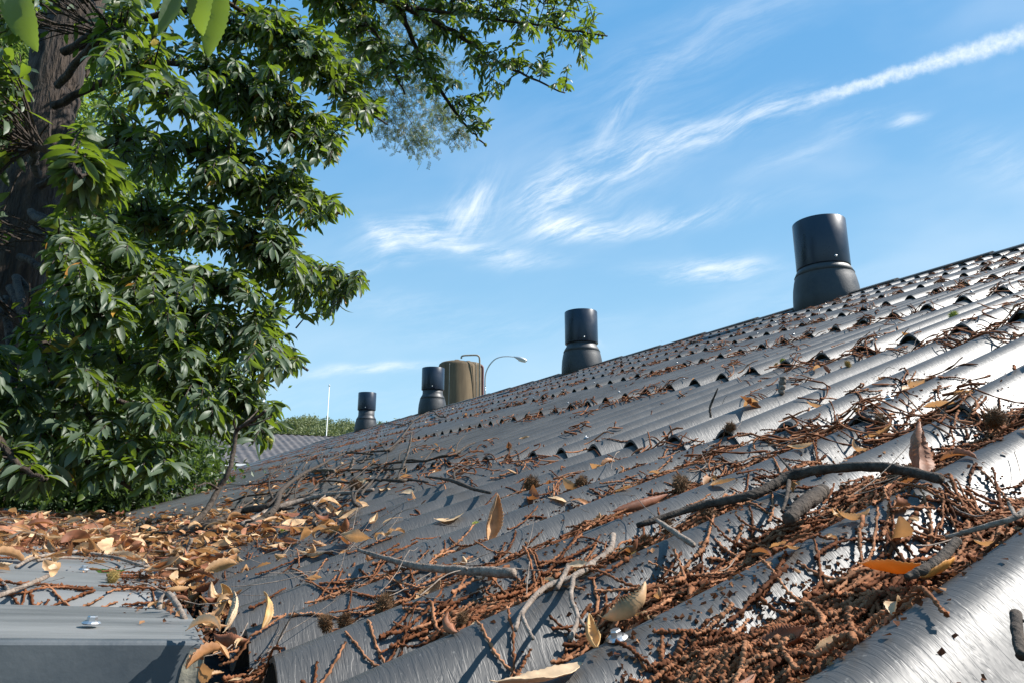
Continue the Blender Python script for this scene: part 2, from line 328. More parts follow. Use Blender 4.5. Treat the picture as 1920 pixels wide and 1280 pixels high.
M['robinia'] = leaf_mat('robinia leaflets', [(0, (.035, .055, .022)), (1, (.085, .10, .045))], rough=.5, trans=(.25, .32, .10), tfac=.3)
M['wood'] = leaf_mat('distant woodland', [(0, (.085, .11, .045)), (1, (.18, .20, .085))], rough=.7, trans=(.25, .3, .08), tfac=.2)  # greens paled: distance haze put into the base colour
M['debris'] = add_noise_colour(mat('leaf mould'), (.022, .012, .008), (.15, .070, .036), 170, detail=6, lo=.40, hi=.62, rough=(.9, 1), bump=(260, .006)); M['debris'].node_tree.nodes['Principled BSDF'].inputs['Specular IOR Level'].default_value = .1
M['ground'] = add_noise_colour(mat('grass'), (.045, .07, .02), (.09, .10, .04), .6, detail=8, rough=(.9, 1))
M['concrete'] = add_noise_colour(mat('yard concrete'), (.28, .27, .25), (.36, .35, .33), 1.2, detail=8, rough=(.8, .9))

# ------------------------------------------------------------------ the roofs as height functions
PITCHR = .165; YC = .767; XE = .160; X1 = 1.18; LS = 1.07; XR = 7.95; YEND = 33.0; YST = -6.0
def crest_front(n): return -.155 if n == 0 else .357*(X1+LS*(n-1))-.266
def sheet_x(n): return XE if n == 0 else X1+LS*(n-1)
NS = 8
def sheet_params(n, s):
    cf, cb = crest_front(n), crest_front(n+1)-(.018 if n == 0 else .026)
    bf, bb = cf-(.058 if n == 0 else .070), crest_front(n+1)-(.074 if n == 0 else .078)
    return cf+(cb-cf)*s, bf+(bb-bf)*s
def prof(Y): 
    c = .5+.5*np.cos(2*PI*(Y-YC)/PITCHR); return np.power(c, 1.08)
def sheet_z(n, X, Y):
    s = (X-sheet_x(n))/(sheet_x(n+1)-sheet_x(n)); cr, ba = sheet_params(n, s)
    return ba+(cr-ba)*prof(Y)
LX = .085; LY0 = .665; LYE = 6.0; LP = .385
def left_top(X): return -.118+.098*(LX-X)
def left_z(X, Y):
    u = np.mod(Y-LY0, LP)
    h = np.interp(u, [0, .21, .235, .315, .345, LP-.0001], [0, 0, -.036, -.036, 0, 0])
    return left_top(X)+h
def surf_z(X, Y, crest=False):
    X = np.asarray(X, float); Y = np.asarray(Y, float)
    n = np.where(X < X1, 0, 1+np.floor((X-X1)/LS)).astype(int); n = np.clip(n, 0, NS-1)
    z = np.zeros(np.broadcast(X, Y).shape)
    for k in range(NS):
        zz = sheet_z(k, X, (YC if crest else Y)); z = np.where(n == k, zz, z)
    zl = np.where(Y < LYE, left_top(X) if crest else left_z(X, Y), -.26); zv = -.195
    z = np.where(X < LX, zl, np.where(X < XE, zv, z))
    return z
# litter beds: how full each trough is, from the mats listed below (photo point, spread, tilt, count, pile)
def project(P):
    X, Y, Z = P; c, s = math.cos(YAW), math.sin(YAW); x = X*c-Y*s; y = X*s+Y*c
    c, s = math.cos(PITCH), math.sin(PITCH); yy = y*c+Z*s; zz = -y*s+Z*c
    return (960+F*x/yy, 640-F*zz/yy) if yy > .02 else (-9e9, -9e9)
BK0, BX0, BDX, BNX = -4, XE, .02, 150; BNK = 48; FILL = np.zeros((BNK, BNX))
def fill_at(X, Y):
    k = np.clip(np.round((Y-YC)/PITCHR-.5).astype(int)-BK0, 0, BNK-1); fx = np.clip((X-BX0)/BDX, 0, BNX-1.01); i = fx.astype(int); t = fx-i
    f = FILL[k, i]*(1-t)+FILL[k, i+1]*t
    inr = (X > XE) & (X < BX0+BDX*(BNX-1)) & (np.abs((Y-YC)/PITCHR-.5-BK0) < BNK)
    return np.where(inr, f, 0)
def lumps(X, Y):
    return .5*np.sin(X*61+3*np.sin(Y*37))*np.sin(Y*83+2*np.sin(X*29))+.35*np.sin(X*143+Y*60)*np.sin(Y*171-X*40)+.25*np.sin(X*310+4*np.sin(Y*90))*np.sin(Y*290)
def bed_z(X, Y):
    X = np.asarray(X, float); Y = np.asarray(Y, float); f = fill_at(X, Y)
    n = np.clip(np.where(X < X1, 0, 1+np.floor((X-X1)/LS)).astype(int), 0, NS-1); b = np.zeros(np.broadcast(X, Y).shape)
    for k in range(NS): b = np.where(n == k, sheet_z(k, X, YC+PITCHR*.5), b)
    return b+f*.036*(1+.0*X)+f*.006*lumps(X, Y)-.004*(f < .08)-.001
def lit_z(X, Y): return np.maximum(surf_z(X, Y), bed_z(X, Y))
def hit(px, py, lift=0.0):
    """where the sight line to this point of the photograph meets the roofs (crest level + lift)"""
    r = ray(px, py); t = np.concatenate([np.arange(.15, 3, .004), np.arange(3, 45, .02)])
    z = r[2]*t; s = surf_z(r[0]*t, r[1]*t, True)
    i = np.argmax(z <= s)
    if z[i] > s[i]: i = len(t)-1
    if lift > 0:                                  # a raised point stays near the distance of the surface behind it
        h = z[:i+1]-s[:i+1]; j = i
        while j > 0 and h[j] < lift and t[j] > t[i]*.80: j -= 1
        i = j
    return r*t[i]

# ------------------------------------------------------------------ ground, barn
g = MB(); g.add([(-900, -900, -3.0), (900, -900, -3.0), (900, 1400, -3.0), (-900, 1400, -3.0)], [(0, 1, 2, 3)])
tag(g.obj('ground', M['ground'], smooth=False), kind='structure')
g = MB(); g.add([(-2, 33.3, -2.996), (30, 33.3, -2.996), (30, 60, -2.996), (-2, 60, -2.996)], [(0, 1, 2, 3)])
tag(g.obj('yard', M['concrete'], smooth=False), kind='structure')

barn = empty('barn', (4, 13, -3), 'long barn with dark corrugated roof, four black chimneys and a litter-filled valley', 'barn')
def corr_grid(n, xa, xb, y0, y1, per, nx):
    Y = np.arange(y0, y1+1e-6, PITCHR/per); s = np.linspace(xa, xb, nx)
    XX, YY = np.meshgrid(s, Y); return XX, YY, sheet_z(n, XX, YY)
def grid_faces(ny, nx, off=0, flip=False):
    i = np.arange(ny-1)[:, None]*nx; j = np.arange(nx-1)[None]
    f = np.stack([i+j, i+j+1, i+nx+j+1, i+nx+j], -1).reshape(-1, 4)+off
    return f[:, ::-1] if flip else f
Vs, Fs, off = [], [], 0
for n in range(NS):
    xa, xb = sheet_x(n), (sheet_x(n+1)+.10 if n < NS-1 else XR)
    for (y0, y1, per) in ((YST*1.0, -.5*PITCHR*2, 10), (-PITCHR, PITCHR*32, 20), (PITCHR*32, YEND, 12)):
        k0 = round(y0/(PITCHR)); y0 = k0*PITCHR; k1 = round(y1/PITCHR); y1 = k1*PITCHR
        XX, YY, ZZ = corr_grid(n, xa, xb, y0, y1, per, 5)
        T = .0065
        top = np.stack([XX, YY, ZZ], -1); bot = np.stack([XX, YY, ZZ-T], -1)
        ny, nx = XX.shape
        Vs += [top.reshape(-1, 3), bot.reshape(-1, 3)]
        Fs += [grid_faces(ny, nx, off), grid_faces(ny, nx, off+ny*nx, True)]
        i = np.arange(ny-1)*nx
        e = np.stack([off+i, off+i+nx, off+ny*nx+i+nx, off+ny*nx+i], -1)
        Fs.append(e); off += 2*ny*nx
V = np.vstack(Vs); Fc = np.vstack(Fs)
roof = mesh_obj('roof', V, Fc, M['roof'], barn)
roof.data.shade_smooth()
me = roof.data
try: me.set_sharp_from_angle(angle=math.radians(50))
except Exception: pass
# far slope of the roof, ridge caps
Y = np.arange(YST, YEND, PITCHR/8); X = np.linspace(XR, 2*XR, 4); XX, YY = np.meshgrid(X, Y)
zr = sheet_z(NS-1, XR, YC)
ZZ = zr-.357*(XX-XR)-.05+.05*prof(YY)
mesh_obj('rear_roof', np.stack([XX, YY, ZZ], -1).reshape(-1, 3), grid_faces(*XX.shape), M['roof'], barn)
y = YST; k = 0
while y < YEND-.2:
    mb = MB(); a, b = y-.03, min(y+1.07, YEND+.05); y += 1.05
    for (yy0, yy1, dz) in ((a, b, .0),):
        P0 = []
        for yy, lift in ((yy0, .030), (yy1, .012)):
            for (dx, dz2) in ((-.11, -.036), (-.08, -.022), (-.035, .0), (.035, .0), (.08, -.022), (.11, -.036)):
                P0.append((XR+dx, yy, zr+lift+dz2))
        fs = [(i, i+1, i+7, i+6) for i in range(5)]
        n0 = len(P0); P1 = [(p[0], p[1], p[2]-.012) for p in P0]
        fs += [tuple(reversed([q+n0 for q in f])) for f in fs] + [(i, i+n0, i+1+n0, i+1) for i in range(5)] + [(i+6, i+7, i+7+n0, i+6+n0) for i in range(5)]
        fs += [(0, 6, 6+n0, n0), (5, 5+n0, 11+n0, 11)]
        mb.add(P0+P1, fs)
    mb.obj('ridge_cap', M['roof'], barn, smooth=False)
mb = MB(); mb.box((.42, YST+.3, -3.0), (.62, YEND-.3, -.22)); mb.obj('wall', M['wall'], barn, smooth=False)
mb = MB(); mb.add([(.45, YEND-.5, -3), (2*XR-.3, YEND-.5, -3), (2*XR-.3, YEND-.5, -.3), (XR, YEND-.5, zr-.2), (.45, YEND-.5, -.2)], [(0, 1, 2, 3, 4)]); mb.obj('gable_wall', M['wall'], barn, smooth=False)
# valley gutter between the two roofs
mb = MB()
for (a, b, za, zb) in ((-.12, -.02, -.20, -.27), (-.02, .22, -.27, -.27), (.22, .40, -.27, -.20)):
    mb.add([(a, YST, za), (b, YST, zb), (b, YEND, zb), (a, YEND, za)], [(0, 1, 2, 3)])
mb.obj('valley_gutter', M['flashing'], barn, smooth=False)

# screws with hexagonal heads
def screw_mesh(c, s=1.0, nrm=(0, 0, 1)):
    mb = MB(); hexp = [(.0062, .004), (.0062, .009), (.0052, .0105)]
    mb.lathe((0, 0, 0), [(.0105, 0), (.0118, .0015), (.010, .0032), (.0085, .0042)], 16)
    mb.lathe((0, 0, 0), hexp, 6)
    q = Vector((0, 0, 1)).rotation_difference(Vector(nrm)); 
    mb.V = [tuple(np.array(q @ (Vector(v)*s))+np.array(c)) for v in mb.V]; return mb
nr = Vector((-.28, 0, 1)).normalized()
def crest_pt(n, s, k):
    Yk = YC+PITCHR*k; X = sheet_x(n)+s*LS; return np.array([X, Yk, float(sheet_z(n, X, Yk))])
c0 = hit(1163, 1203); kk = round((c0[1]-YC)/PITCHR); c0 = np.array([c0[0], YC+kk*PITCHR, 0]); c0[2] = float(sheet_z(0, c0[0], c0[1]))
screws = [c0]
for n in range(1, NS):
    for k in range(-1, 60, 3):
        if len(screws) < 90 and (n*7+k*3) % 4 != 1: screws.append(crest_pt(n, .07+.02*((k*5) % 3), k+(n % 3)))
for p in screws: 
    o = screw_mesh(p, .72, nr).obj('screw', M['zinc'], None, smooth=False)
    o.parent = roof; o.location = -Vector(barn.location); 

# chimneys
vents = [(1533, 7.95, 3.66), (1089, 7.95, 3.73), (812.5, 7.95, 3.83), (689, 7.95, 3.92)]
for i, (px, X, zt) in enumerate(vents):
    py = [405, 583, 688, 735][i]; r = ray(px, py); Yv = X*r[1]/r[0]
    R = .40
    base = np.array([X, Yv, 0.0])
    H0 = zr-.28; Hs = zt-.66
    v = MB()
    K = .80
    v.lathe((X, Yv, 0), [(r_*K, z_) for r_, z_ in [(.53, H0-.1), (.52, zr+.02), (.505, zr+.16), (.48, zr+.27), (.462, zr+.325), (.462, zr+.335), (.468, zr+.337), (.430, zr+.40), (.388, zr+.455), (.375, zr+.50), (.375, Hs+.03)]], 48)
    ch = v.obj('ventilation_chimney', M['rubber'], barn)
    p = MB(); a, b = Hs, zt
    p.lathe((X, Yv, 0), [(r_*K, z_) for r_, z_ in [(.375, a), (.415, a), (.42, a+.01), (.42, b-.008), (.414, b), (.400, b), (.398, b-.02), (.398, a+.1)]], 64, caps=False)
    o = p.obj('pipe', M['plastic'], None); o.parent = ch; o.location = -Vector(barn.location)
    q = MB(); q.lathe((X, Yv, 0), [(.397*K, b-.25), (.397*K, b-.26)], 32); o = q.obj('damper', M['rubber'], None); o.parent = ch; o.location = -Vector(barn.location)
    s_ = MB(); 
    t = Vector((-.45, -.89, 0)).normalized(); cpt = np.array([X, Yv, a+.07])+np.array(t)*.422*K
    s_.V, s_.F, s_.n = (lambda m_: (m_.V, m_.F, m_.n))(screw_mesh(cpt, 1.6, tuple(t))); o = s_.obj('rivet', M['zinc'], None); o.parent = ch; o.location = -Vector(barn.location)

# ------------------------------------------------------------------ low metal roofed shed on the left
shed = empty('shed', (-1.5, 2, -3), 'low shed roofed in weathered grey sheet metal, left of the valley', 'shed')
Yb = []
for k in range(0, 12):
    for u in (0, .002, .208, .212, .233, .237, .313, .317, .343, .347):
        yy = LY0+k*LP+u
        if yy <= LYE: Yb.append(yy)
Yb = np.array(sorted(Yb)); Xb = np.linspace(-3.2, LX, 12); XX, YY = np.meshgrid(Xb, Yb); ZZ = left_z(XX, YY)
ny, nx = XX.shape
Vt = np.stack([XX, YY, ZZ], -1).reshape(-1, 3); Vb_ = Vt-np.array([0, 0, .0015])
e = np.arange(ny-1)*nx+nx-1
Fc = np.vstack([grid_faces(ny, nx), grid_faces(ny, nx, ny*nx, True), np.stack([e, e+ny*nx, e+nx+ny*nx, e+nx], -1)])
lroof = mesh_obj('metal_roof', Vt, Fc, M['metal_sheet'], shed, smooth=False)
mb = MB()   # verge flashing: vertical dark face at the near edge, slightly rounded top arris
xs = [-3.2, LX-.004]
pr = [(.012, .0004), (.004, .0012), (.0, .0010), (-.0012, -.0004), (-.0022, -.0022), (-.0022, -.20)]
Vf = []; 
for x in xs:
    for dy, dz in pr: Vf.append((x, LY0+dy, left_top(x)+dz))
mb.add(Vf, [(i, i+1, i+7, i+6) for i in range(5)])
fl = mb.obj('verge_flashing', M['flashing'], shed, smooth=False)
mb = MB(); mb.add([(LX-.004, LY0-.005, left_top(LX)-.005), (LX-.004, LY0+.24, left_top(LX)-.04), (LX-.004, LY0+.24, left_top(LX)-.2), (LX-.004, LY0-.005, left_top(LX)-.2)], [(0, 1, 2, 3)])
mb.obj('end_cap', M['lime'], shed, smooth=False)
mb = MB(); zt_ = left_top(LX)-.004; n_ = 16
for q in range(n_):     # crust of lime and dirt along the cut edge
    za, zb = zt_-.19*q/n_, zt_-.19*(q+1)/n_; wa, wb = [.010+.007*abs(math.sin(k_*2.3)) for k_ in (q, q+1)]
    mb.add([(LX-.004-wa, LY0-.0034, za), (LX-.003, LY0-.0034, za), (LX-.003, LY0-.0034, zb), (LX-.004-wb, LY0-.0034, zb)], [(0, 1, 2, 3)])
mb.obj('edge_crust', M['lime'], shed, smooth=False)
mb = MB(); mb.box((-3.1, LY0+.05, -3), (-.15, LYE-.1, -.24)); mb.obj('wall', M['wall'], shed, smooth=False)
for (px, py) in ((170, 1176), (157, 1072), (163, 1130), (140, 1040), (150, 1026)):
    h = hit(px, py); z = float(left_z(h[0], h[1])) + .003
    o = screw_mesh((h[0], h[1], z), .66, (.098, 0, 1)).obj('screw', M['zinc'], None, smooth=False); o.parent = lroof; o.location = -Vector(shed.location)

# ------------------------------------------------------------------ cross wing beyond the barn
wing = empty('farm_wing', (8, 42, -3), 'aged corrugated farm wing with brick wall behind the far end of the barn', 'farm building')
e0 = at_y(400, 866, 37.5); r0 = at_y(470, 812, 46.0)
Xw = np.arange(e0[0]-4, 26, .177/6); Yw = np.linspace(e0[1], r0[1], 4); XX, YY = np.meshgrid(Xw, Yw)
ZZ = e0[2]+(YY-e0[1])/(r0[1]-e0[1])*(r0[2]-e0[2])+.06*(.5+.5*np.cos(2*PI*XX/.354*.8))
mesh_obj('roof', np.stack([XX, YY, ZZ], -1).reshape(-1, 3), grid_faces(*XX.shape), M['old_roof'], wing)
mb = MB(); x0 = e0[0]-4
mb.box((x0+.3, e0[1]+.5, -3), (25.6, e0[1]+.7, e0[2]-.02)); mb.obj('wall', M['brick'], wing, smooth=False)
mb = MB(); mb.box((x0, e0[1]-.14, e0[2]-.16), (26, e0[1]+.02, e0[2]-.03)); mb.obj('gutter', M['white'], wing, smooth=False)
mb = MB(); mb.add([(x0, r0[1], r0[2]+.08), (26, r0[1], r0[2]+.08), (26, r0[1]+7, r0[2]-2.2), (x0, r0[1]+7, r0[2]-2.2)], [(0, 1, 2, 3)]); mb.obj('rear_roof', M['old_roof'], wing, smooth=False)

# ------------------------------------------------------------------ silos, lamp, masts
def silo(px, d, wpx, ytop, label, name='silo'):
    t = at_dist(px, ytop+4, d); hd = math.hypot(t[0], t[1]); R = wpx/2/F*d*.97
    o = empty(name, (t[0], t[1], -3), label, 'silo', 'feed silos behind the barn ridge'); z = t[2]+3
    b = MB(); b.lathe((t[0], t[1], -3), [(.3, 1.0), (R*.98, 3.2), (R, 3.3), (R, z-.42), (R*.97, z-.30), (R*.86, z-.20)], 48); b.obj('tank', M['silo'], o)
    b = MB(); b.lathe((t[0], t[1], -3), [(R*.87, z-.22), (R*.6, z-.12), (R*.3, z-.05), (R*.16, z-.03), (R*.14, z+.03), (.02, z+.05)], 40); b.obj('dome', M['silo'], o)
    b = MB()
    for k in range(4):
        a = PI/4+k*PI/2; x, y = t[0]+R*.85*math.cos(a), t[1]+R*.85*math.sin(a); b.tube([(x, y, -3), (x, y, .6)], .06, 8)
    b.obj('support_frame', M['lamp_metal'], o)
    # vertical seam on the tank
    b = MB(); c = ray(px-.17*wpx, ytop); nrm = np.array([-c[0], -c[1]]); a0 = math.atan2(-t[1], -t[0])-.40
    b.tube([(t[0]+(R+.005)*math.cos(a0), t[1]+(R+.005)*math.sin(a0), .4), (t[0]+(R+.005)*math.cos(a0), t[1]+(R+.005)*math.sin(a0), z-3.42)], .022, 6); b.obj('seam', M['silo_pipe'], o)
    return o, t, R
s1, t1, R1 = silo(857, 44, 70, 671, 'nearer ochre stained feed silo with a bent pipe over its top')
s2, t2, R2 = silo(878, 49, 58, 673, 'second ochre silo mostly hidden behind the nearer one')
def ppath(lst, d): return [at_dist(px, py, d) for px, py in lst]
b = MB(); b.tube(spline(ppath([(865, 672), (865.5, 668), (870, 666), (880, 665.4), (892, 665.2), (896.5, 666.5), (899, 671), (899.5, 690), (899.5, 760), (899.5, 840)], 43.2), 5), .055, 10); b.obj('filler_pipe', M['silo_pipe'], s1)
b = MB(); b.tube(spline(ppath([(893, 678), (893, 700), (893.5, 740), (893.5, 830)], 43.3), 3), .035, 8); b.obj('ladder_rail', M['silo_pipe'], s1)
b = MB(); b.tube(spline(ppath([(901, 686), (903, 686), (905, 690), (905, 720), (905.5, 830)], 46), 4), .085, 10); b.obj('vent_pipe', M['red_pipe'], s2)
d = 40; pts = ppath([(909.5, 900), (909.5, 760), (909.5, 725), (910, 705), (913.5, 692), (920, 681), (929, 672.5), (940, 668.5), (952, 667.6), (964, 668.6)], d)
bs = pts[0].copy(); bs[2] = -3; lamp = empty('street_lamp', tuple(bs), 'grey street lamp with curved arm rising behind the barn ridge', 'street lamp')
b = MB(); pp = spline([bs]+[pts[1], pts[2]], 6); b.tube(pp, np.linspace(.075, .045, len(pp)), 10); b.obj('pole', M['lamp_metal'], lamp)
b = MB(); pp = spline(pts[2:], 6); b.tube(pp, np.linspace(.045, .026, len(pp)), 10); b.obj('arm', M['lamp_metal'], lamp)
h0, h1 = at_dist(963, 668, d), at_dist(988.5, 676, d); ax = (h1-h0); 
tt = np.linspace(0, 1, 12); cen = h0+tt[:, None]*ax; rr = .13*np.array([.2, .35, .55, .75, .9, 1, 1.03, 1.02, .95, .82, .6, .25])
b = MB(); b.tube(cen, rr*.95, 16); o = b.obj('lamp_head', M['lamp_metal'], lamp)
b = MB(); b.tube(cen[4:11]-np.array([0, 0, .06]), rr[4:11]*.80, 16); b.obj('lamp_bowl', M['lamp_glass'], lamp)
for (px, y0, wpx, d, lab) in ((617.5, 724, 3.2, 60, 'slender white mast against the sky, standing clear of the tree'),
                              (503.5, 640, 5.0, 42, 'thicker white mast partly hidden by chestnut leaves'),
                              (399, 700, 3.2, 60, 'white mast almost hidden behind the chestnut foliage')):
    t = at_dist(px, y0, d); R = wpx*.5/2/F*d; mo = empty('mast', (t[0], t[1], -3), lab, 'mast', 'white masts beyond the roofs')
    b = MB(); b.lathe((t[0], t[1], 0), [(R*1.35, -3), (R*1.1, 0), (R*.8, t[2])], 12); b.obj('pole', M['mast'], mo)
    b = MB(); b.lathe((t[0], t[1], t[2]), [(R*1.2, 0), (R*1.7, .05), (R*1.7, .14), (R*.6, .2)], 12); b.obj('finial', M['lamp_metal'], mo)
#PART2
# ------------------------------------------------------------------ litter helpers
def leaf_shape(Ln, Wd, nx, ny, bend=.5, cup=.4, twist=0.0, serr=0.0, curl=0.0, petiole=.08):
    """long pointed chestnut leaf with a mid fold; bend lengthwise, cup crosswise, curl rolls one margin"""
    t = np.linspace(0, 1, nx+1); tt = np.clip((t-petiole)/(1-petiole), 0, 1)
    wd = Wd/2*np.power(np.sin(PI*np.power(tt, .85)), .8)+.0008
    if serr: wd = wd*(1+serr*np.where(np.arange(nx+1) % 2, 1, -1)*(tt > .05))
    v = np.linspace(-1, 1, 2*ny+1)
    ds = Ln/nx; a = bend*(t-.35)*2; x = np.concatenate([[0], np.cumsum(np.cos(a[:-1]))*ds]); z = np.concatenate([[0], np.cumsum(np.sin(a[:-1]))*ds])
    V = np.zeros((nx+1, 2*ny+1, 3))
    for j, q in enumerate(v):
        ang = cup*abs(q)*1.0 + curl*(q if curl*q > 0 else 0)*abs(q)*np.sign(curl)
        rad = wd*abs(q); yy = np.sign(q)*rad*np.cos(ang); zz = rad*np.sin(ang)+.03*wd*np.sin(t*24+q*2)
        tw = twist*(t-.3); y2 = yy*np.cos(tw)-zz*np.sin(tw); z2 = yy*np.sin(tw)+zz*np.cos(tw)
        V[:, j, 0] = x-np.sin(a)*z2; V[:, j, 1] = y2; V[:, j, 2] = z+np.cos(a)*z2
    return V.reshape(-1, 3), grid_faces(nx+1, 2*ny+1)
def rot(yaw, pitch, roll):
    cy, sy, cp, sp, cr, sr = math.cos(yaw), math.sin(yaw), math.cos(pitch), math.sin(pitch), math.cos(roll), math.sin(roll)
    Rz = np.array([[cy, -sy, 0], [sy, cy, 0], [0, 0, 1]]); Ry = np.array([[cp, 0, -sp], [0, 1, 0], [sp, 0, cp]]); Rx = np.array([[1, 0, 0], [0, cr, -sr], [0, sr, cr]])
    return Rz @ Ry @ Rx
def settle(V, lift=.001, k=25):
    """drop a point set on to the roofs: the k-th percentile clearance becomes lift"""
    c = V[:, 2]-lit_z(V[:, 0], V[:, 1]); V = V.copy(); V[:, 2] -= np.percentile(c, k)-lift; return V
def catkin_path(X, Y, yaw, Ln, n, curv, lift, wob=.35):
    a = yaw; x, y = X, Y; ds = Ln/(n-1); pts = np.zeros((n, 2)); k = curv
    for i in range(n):
        pts[i] = (x, y); k = k*.97+rng.normal(0, wob)*ds*60*1.6; a += k*ds; x += math.cos(a)*ds*.95; y += math.sin(a)*ds
    h = lit_z(pts[:, 0], pts[:, 1]); z = h.copy()
    ker = np.array([1, 2, 3, 2, 1.])/9
    for _ in range(int(3+.0012/ds*40)):
        zp = np.pad(z, 2, mode='edge'); z = np.maximum(h, np.convolve(zp, ker, 'valid'))
    return np.column_stack([pts, z+.0018+lift])
def catkin(X, Y, yaw, Ln, curv, lift, near=True):
    per = 3 if near else 2; beads = max(8, int(Ln/(.0031 if near else .0042))); n = beads*per
    P = catkin_path(X, Y, yaw, Ln, n, curv, lift)
    ph = np.arange(n) % per
    r = (np.where(ph == 0, .0010, .0021) if near else np.where(ph == 0, .0012, .0023))*rng.uniform(.85, 1.2)
    r = r*np.repeat(rng.uniform(.75, 1.2, beads), per)
    r *= np.linspace(1.1, .7, n)
    P = P+rng.normal(0, .0004 if near else .0005, P.shape)
    return tube_np(P, r, 7 if near else 5, .38 if near else .3)
def gauss_px(px, py, sx, sy, rotdeg=0):
    a = math.radians(rotdeg); u, v = rng.normal(0, sx), rng.normal(0, sy)
    return px+u*math.cos(a)-v*math.sin(a), py+u*math.sin(a)+v*math.cos(a)
def trough_snap(p, pr=.75, spread=.034):
    if p[0] > XE and rng.random() < pr:
        k = round((p[1]-YC)/PITCHR-.5)+.5; return np.array([p[0], YC+k*PITCHR+rng.normal(0, spread), p[2]])
    return p
# (px, py, sx, sy, tilt, count, pile) : where the catkin mats lie
CL = [(1800, 900, 90, 38, -12, 150, .022), (1650, 930, 90, 32, -10, 110, .02), (1400, 960, 80, 42, -12, 150, .024), (1560, 1010, 90, 36, -25, 110, .02),
      (1330, 1060, 80, 50, -25, 130, .022), (1440, 1150, 110, 55, -20, 190, .024), (1300, 1220, 90, 45, -20, 130, .02), (1620, 1080, 80, 40, -35, 90, .02),
      (1560, 1230, 80, 40, -20, 90, .018), (1880, 1220, 40, 60, -30, 40, .016), (1860, 760, 70, 32, -22, 110, .02), (1740, 720, 80, 24, -20, 80, .014),
      (1640, 760, 60, 22, -25, 70, .014), (1450, 850, 70, 26, -16, 110, .018), (1330, 850, 60, 20, -12, 90, .018), (1240, 880, 60, 20, -12, 70, .016),
      (1100, 900, 70, 20, -12, 90, .016), (1040, 930, 60, 18, -12, 60, .012), (960, 870, 60, 14, -10, 60, .01), (1180, 1010, 50, 32, -25, 90, .02), (1090, 1040, 50, 28, -20, 90, .024),
      (960, 1070, 70, 26, -18, 100, .022), (850, 1050, 70, 20, -12, 90, .018), (740, 1080, 45, 26, -20, 80, .022), (640, 1060, 50, 18, -15, 50, .012), (1220, 1120, 40, 30, -30, 60, .02),
      (920, 1130, 50, 20, -25, 50, .018), (560, 1010, 70, 20, -10, 80, .014), (640, 950, 80, 16, -8, 80, .012), (780, 900, 80, 14, -8, 70, .01), (600, 1110, 70, 14, -24, 40, .008),
      (700, 1230, 60, 12, -20, 26, .006), (1560, 680, 60, 14, -15, 50, .01), (1480, 700, 50, 14, -15, 40, .01), (1700, 640, 80, 14, -14, 30, .006), (1280, 720, 70, 10, -14, 26, .005),
      (430, 1000, 70, 24, -6, 220, .012), (470, 950, 90, 14, -6, 170, .01), (130, 1115, 110, 4, 4, 40, .004), (250, 1105, 22, 14, 60, 10, .01), (500, 1180, 26, 20, 0, 16, .02),
      (200, 1000, 130, 16, 0, 200, .01), (1500, 640, 200, 30, -17, 40, .002), (1250, 800, 150, 30, -15, 26, .002), (900, 990, 160, 30, -14, 30, .002)]
for kk in range(BNK):
    Yt = YC+(kk+BK0+.5)*PITCHR
    for i in range(BNX):
        X = BX0+BDX*i; q = project((X, Yt, float(surf_z(X, Yt, True))-.02)); f = 0
        for (px, py, sx_, sy_, tl, cnt, pile) in CL:
            if pile < .009: continue
            a = math.radians(tl); dx, dy = q[0]-px, q[1]-py; u = (dx*math.cos(a)+dy*math.sin(a))/sx_; v = (-dx*math.sin(a)+dy*math.cos(a))/sy_
            f += min(1.3, pile/.016)*math.exp(-.5*(u*u+v*v)*.8)
        g = .32+.35*math.sin(X*9+kk*1.7)+.25*math.sin(X*4.3+kk*3.1) if X < 1.15 and -1 <= kk+BK0 else 0
        FILL[kk, i] = min(.9, f*.95+max(0, g)*.8)*(.85+.3*math.sin(X*23+kk*2.2)*math.sin(X*11+kk))
# the matted bed itself: a lumpy sheet of rotted litter that shows only where it rises above the corrugation
xs = np.arange(XE+.01, BX0+BDX*(BNX-1), .007); ys = np.arange(YC+(BK0+.5)*PITCHR, YC+24*PITCHR, .0066)
XX, YY = np.meshgrid(xs, ys); ZZ = bed_z(XX, YY)+rng.normal(0, .0006, XX.shape); keep = (ZZ > surf_z(XX, YY)-.008)&(fill_at(XX, YY) > .06)
Fq = grid_faces(*XX.shape); kf = keep.ravel()[Fq].all(1); Fq = Fq[kf]; used = np.unique(Fq); mp_ = np.full(XX.size, -1); mp_[used] = np.arange(len(used))
tag(mesh_obj('litter_bed', np.stack([XX, YY, ZZ], -1).reshape(-1, 3)[used], mp_[Fq], M['debris'], None), 'rotted brown litter packed into the troughs under the catkins', 'litter bed', kind='stuff')
cats = []
for (px, py, sx_, sy_, tl, cnt, pile) in CL:
    nr_ = py > 930 and px > 1100
    for _ in range(int(cnt*(.55 if nr_ else 1.1))):
        q = gauss_px(px, py, sx_, sy_, tl)
        if q[1] > 1420 or q[0] > 2060: continue
        p = hit(*q)
        if p[1] > 14 or abs(p[0]) > 9: continue
        p = trough_snap(p, .97, .021 if nr_ else .026)
        if LX-.03 < p[0] < XE+.02 and rng.random() < .4: continue
        base = 0.0 if rng.random() < .55 else PI
        yaw = base+rng.normal(0, .19 if rng.random() < (.95 if nr_ else .91) else 1.3)
        cats.append((p[0]-.05*math.cos(yaw), p[1]-.05*math.sin(yaw), yaw, rng.uniform(.045, .10), rng.normal(0, 14), rng.random()**1.6*pile*.45))
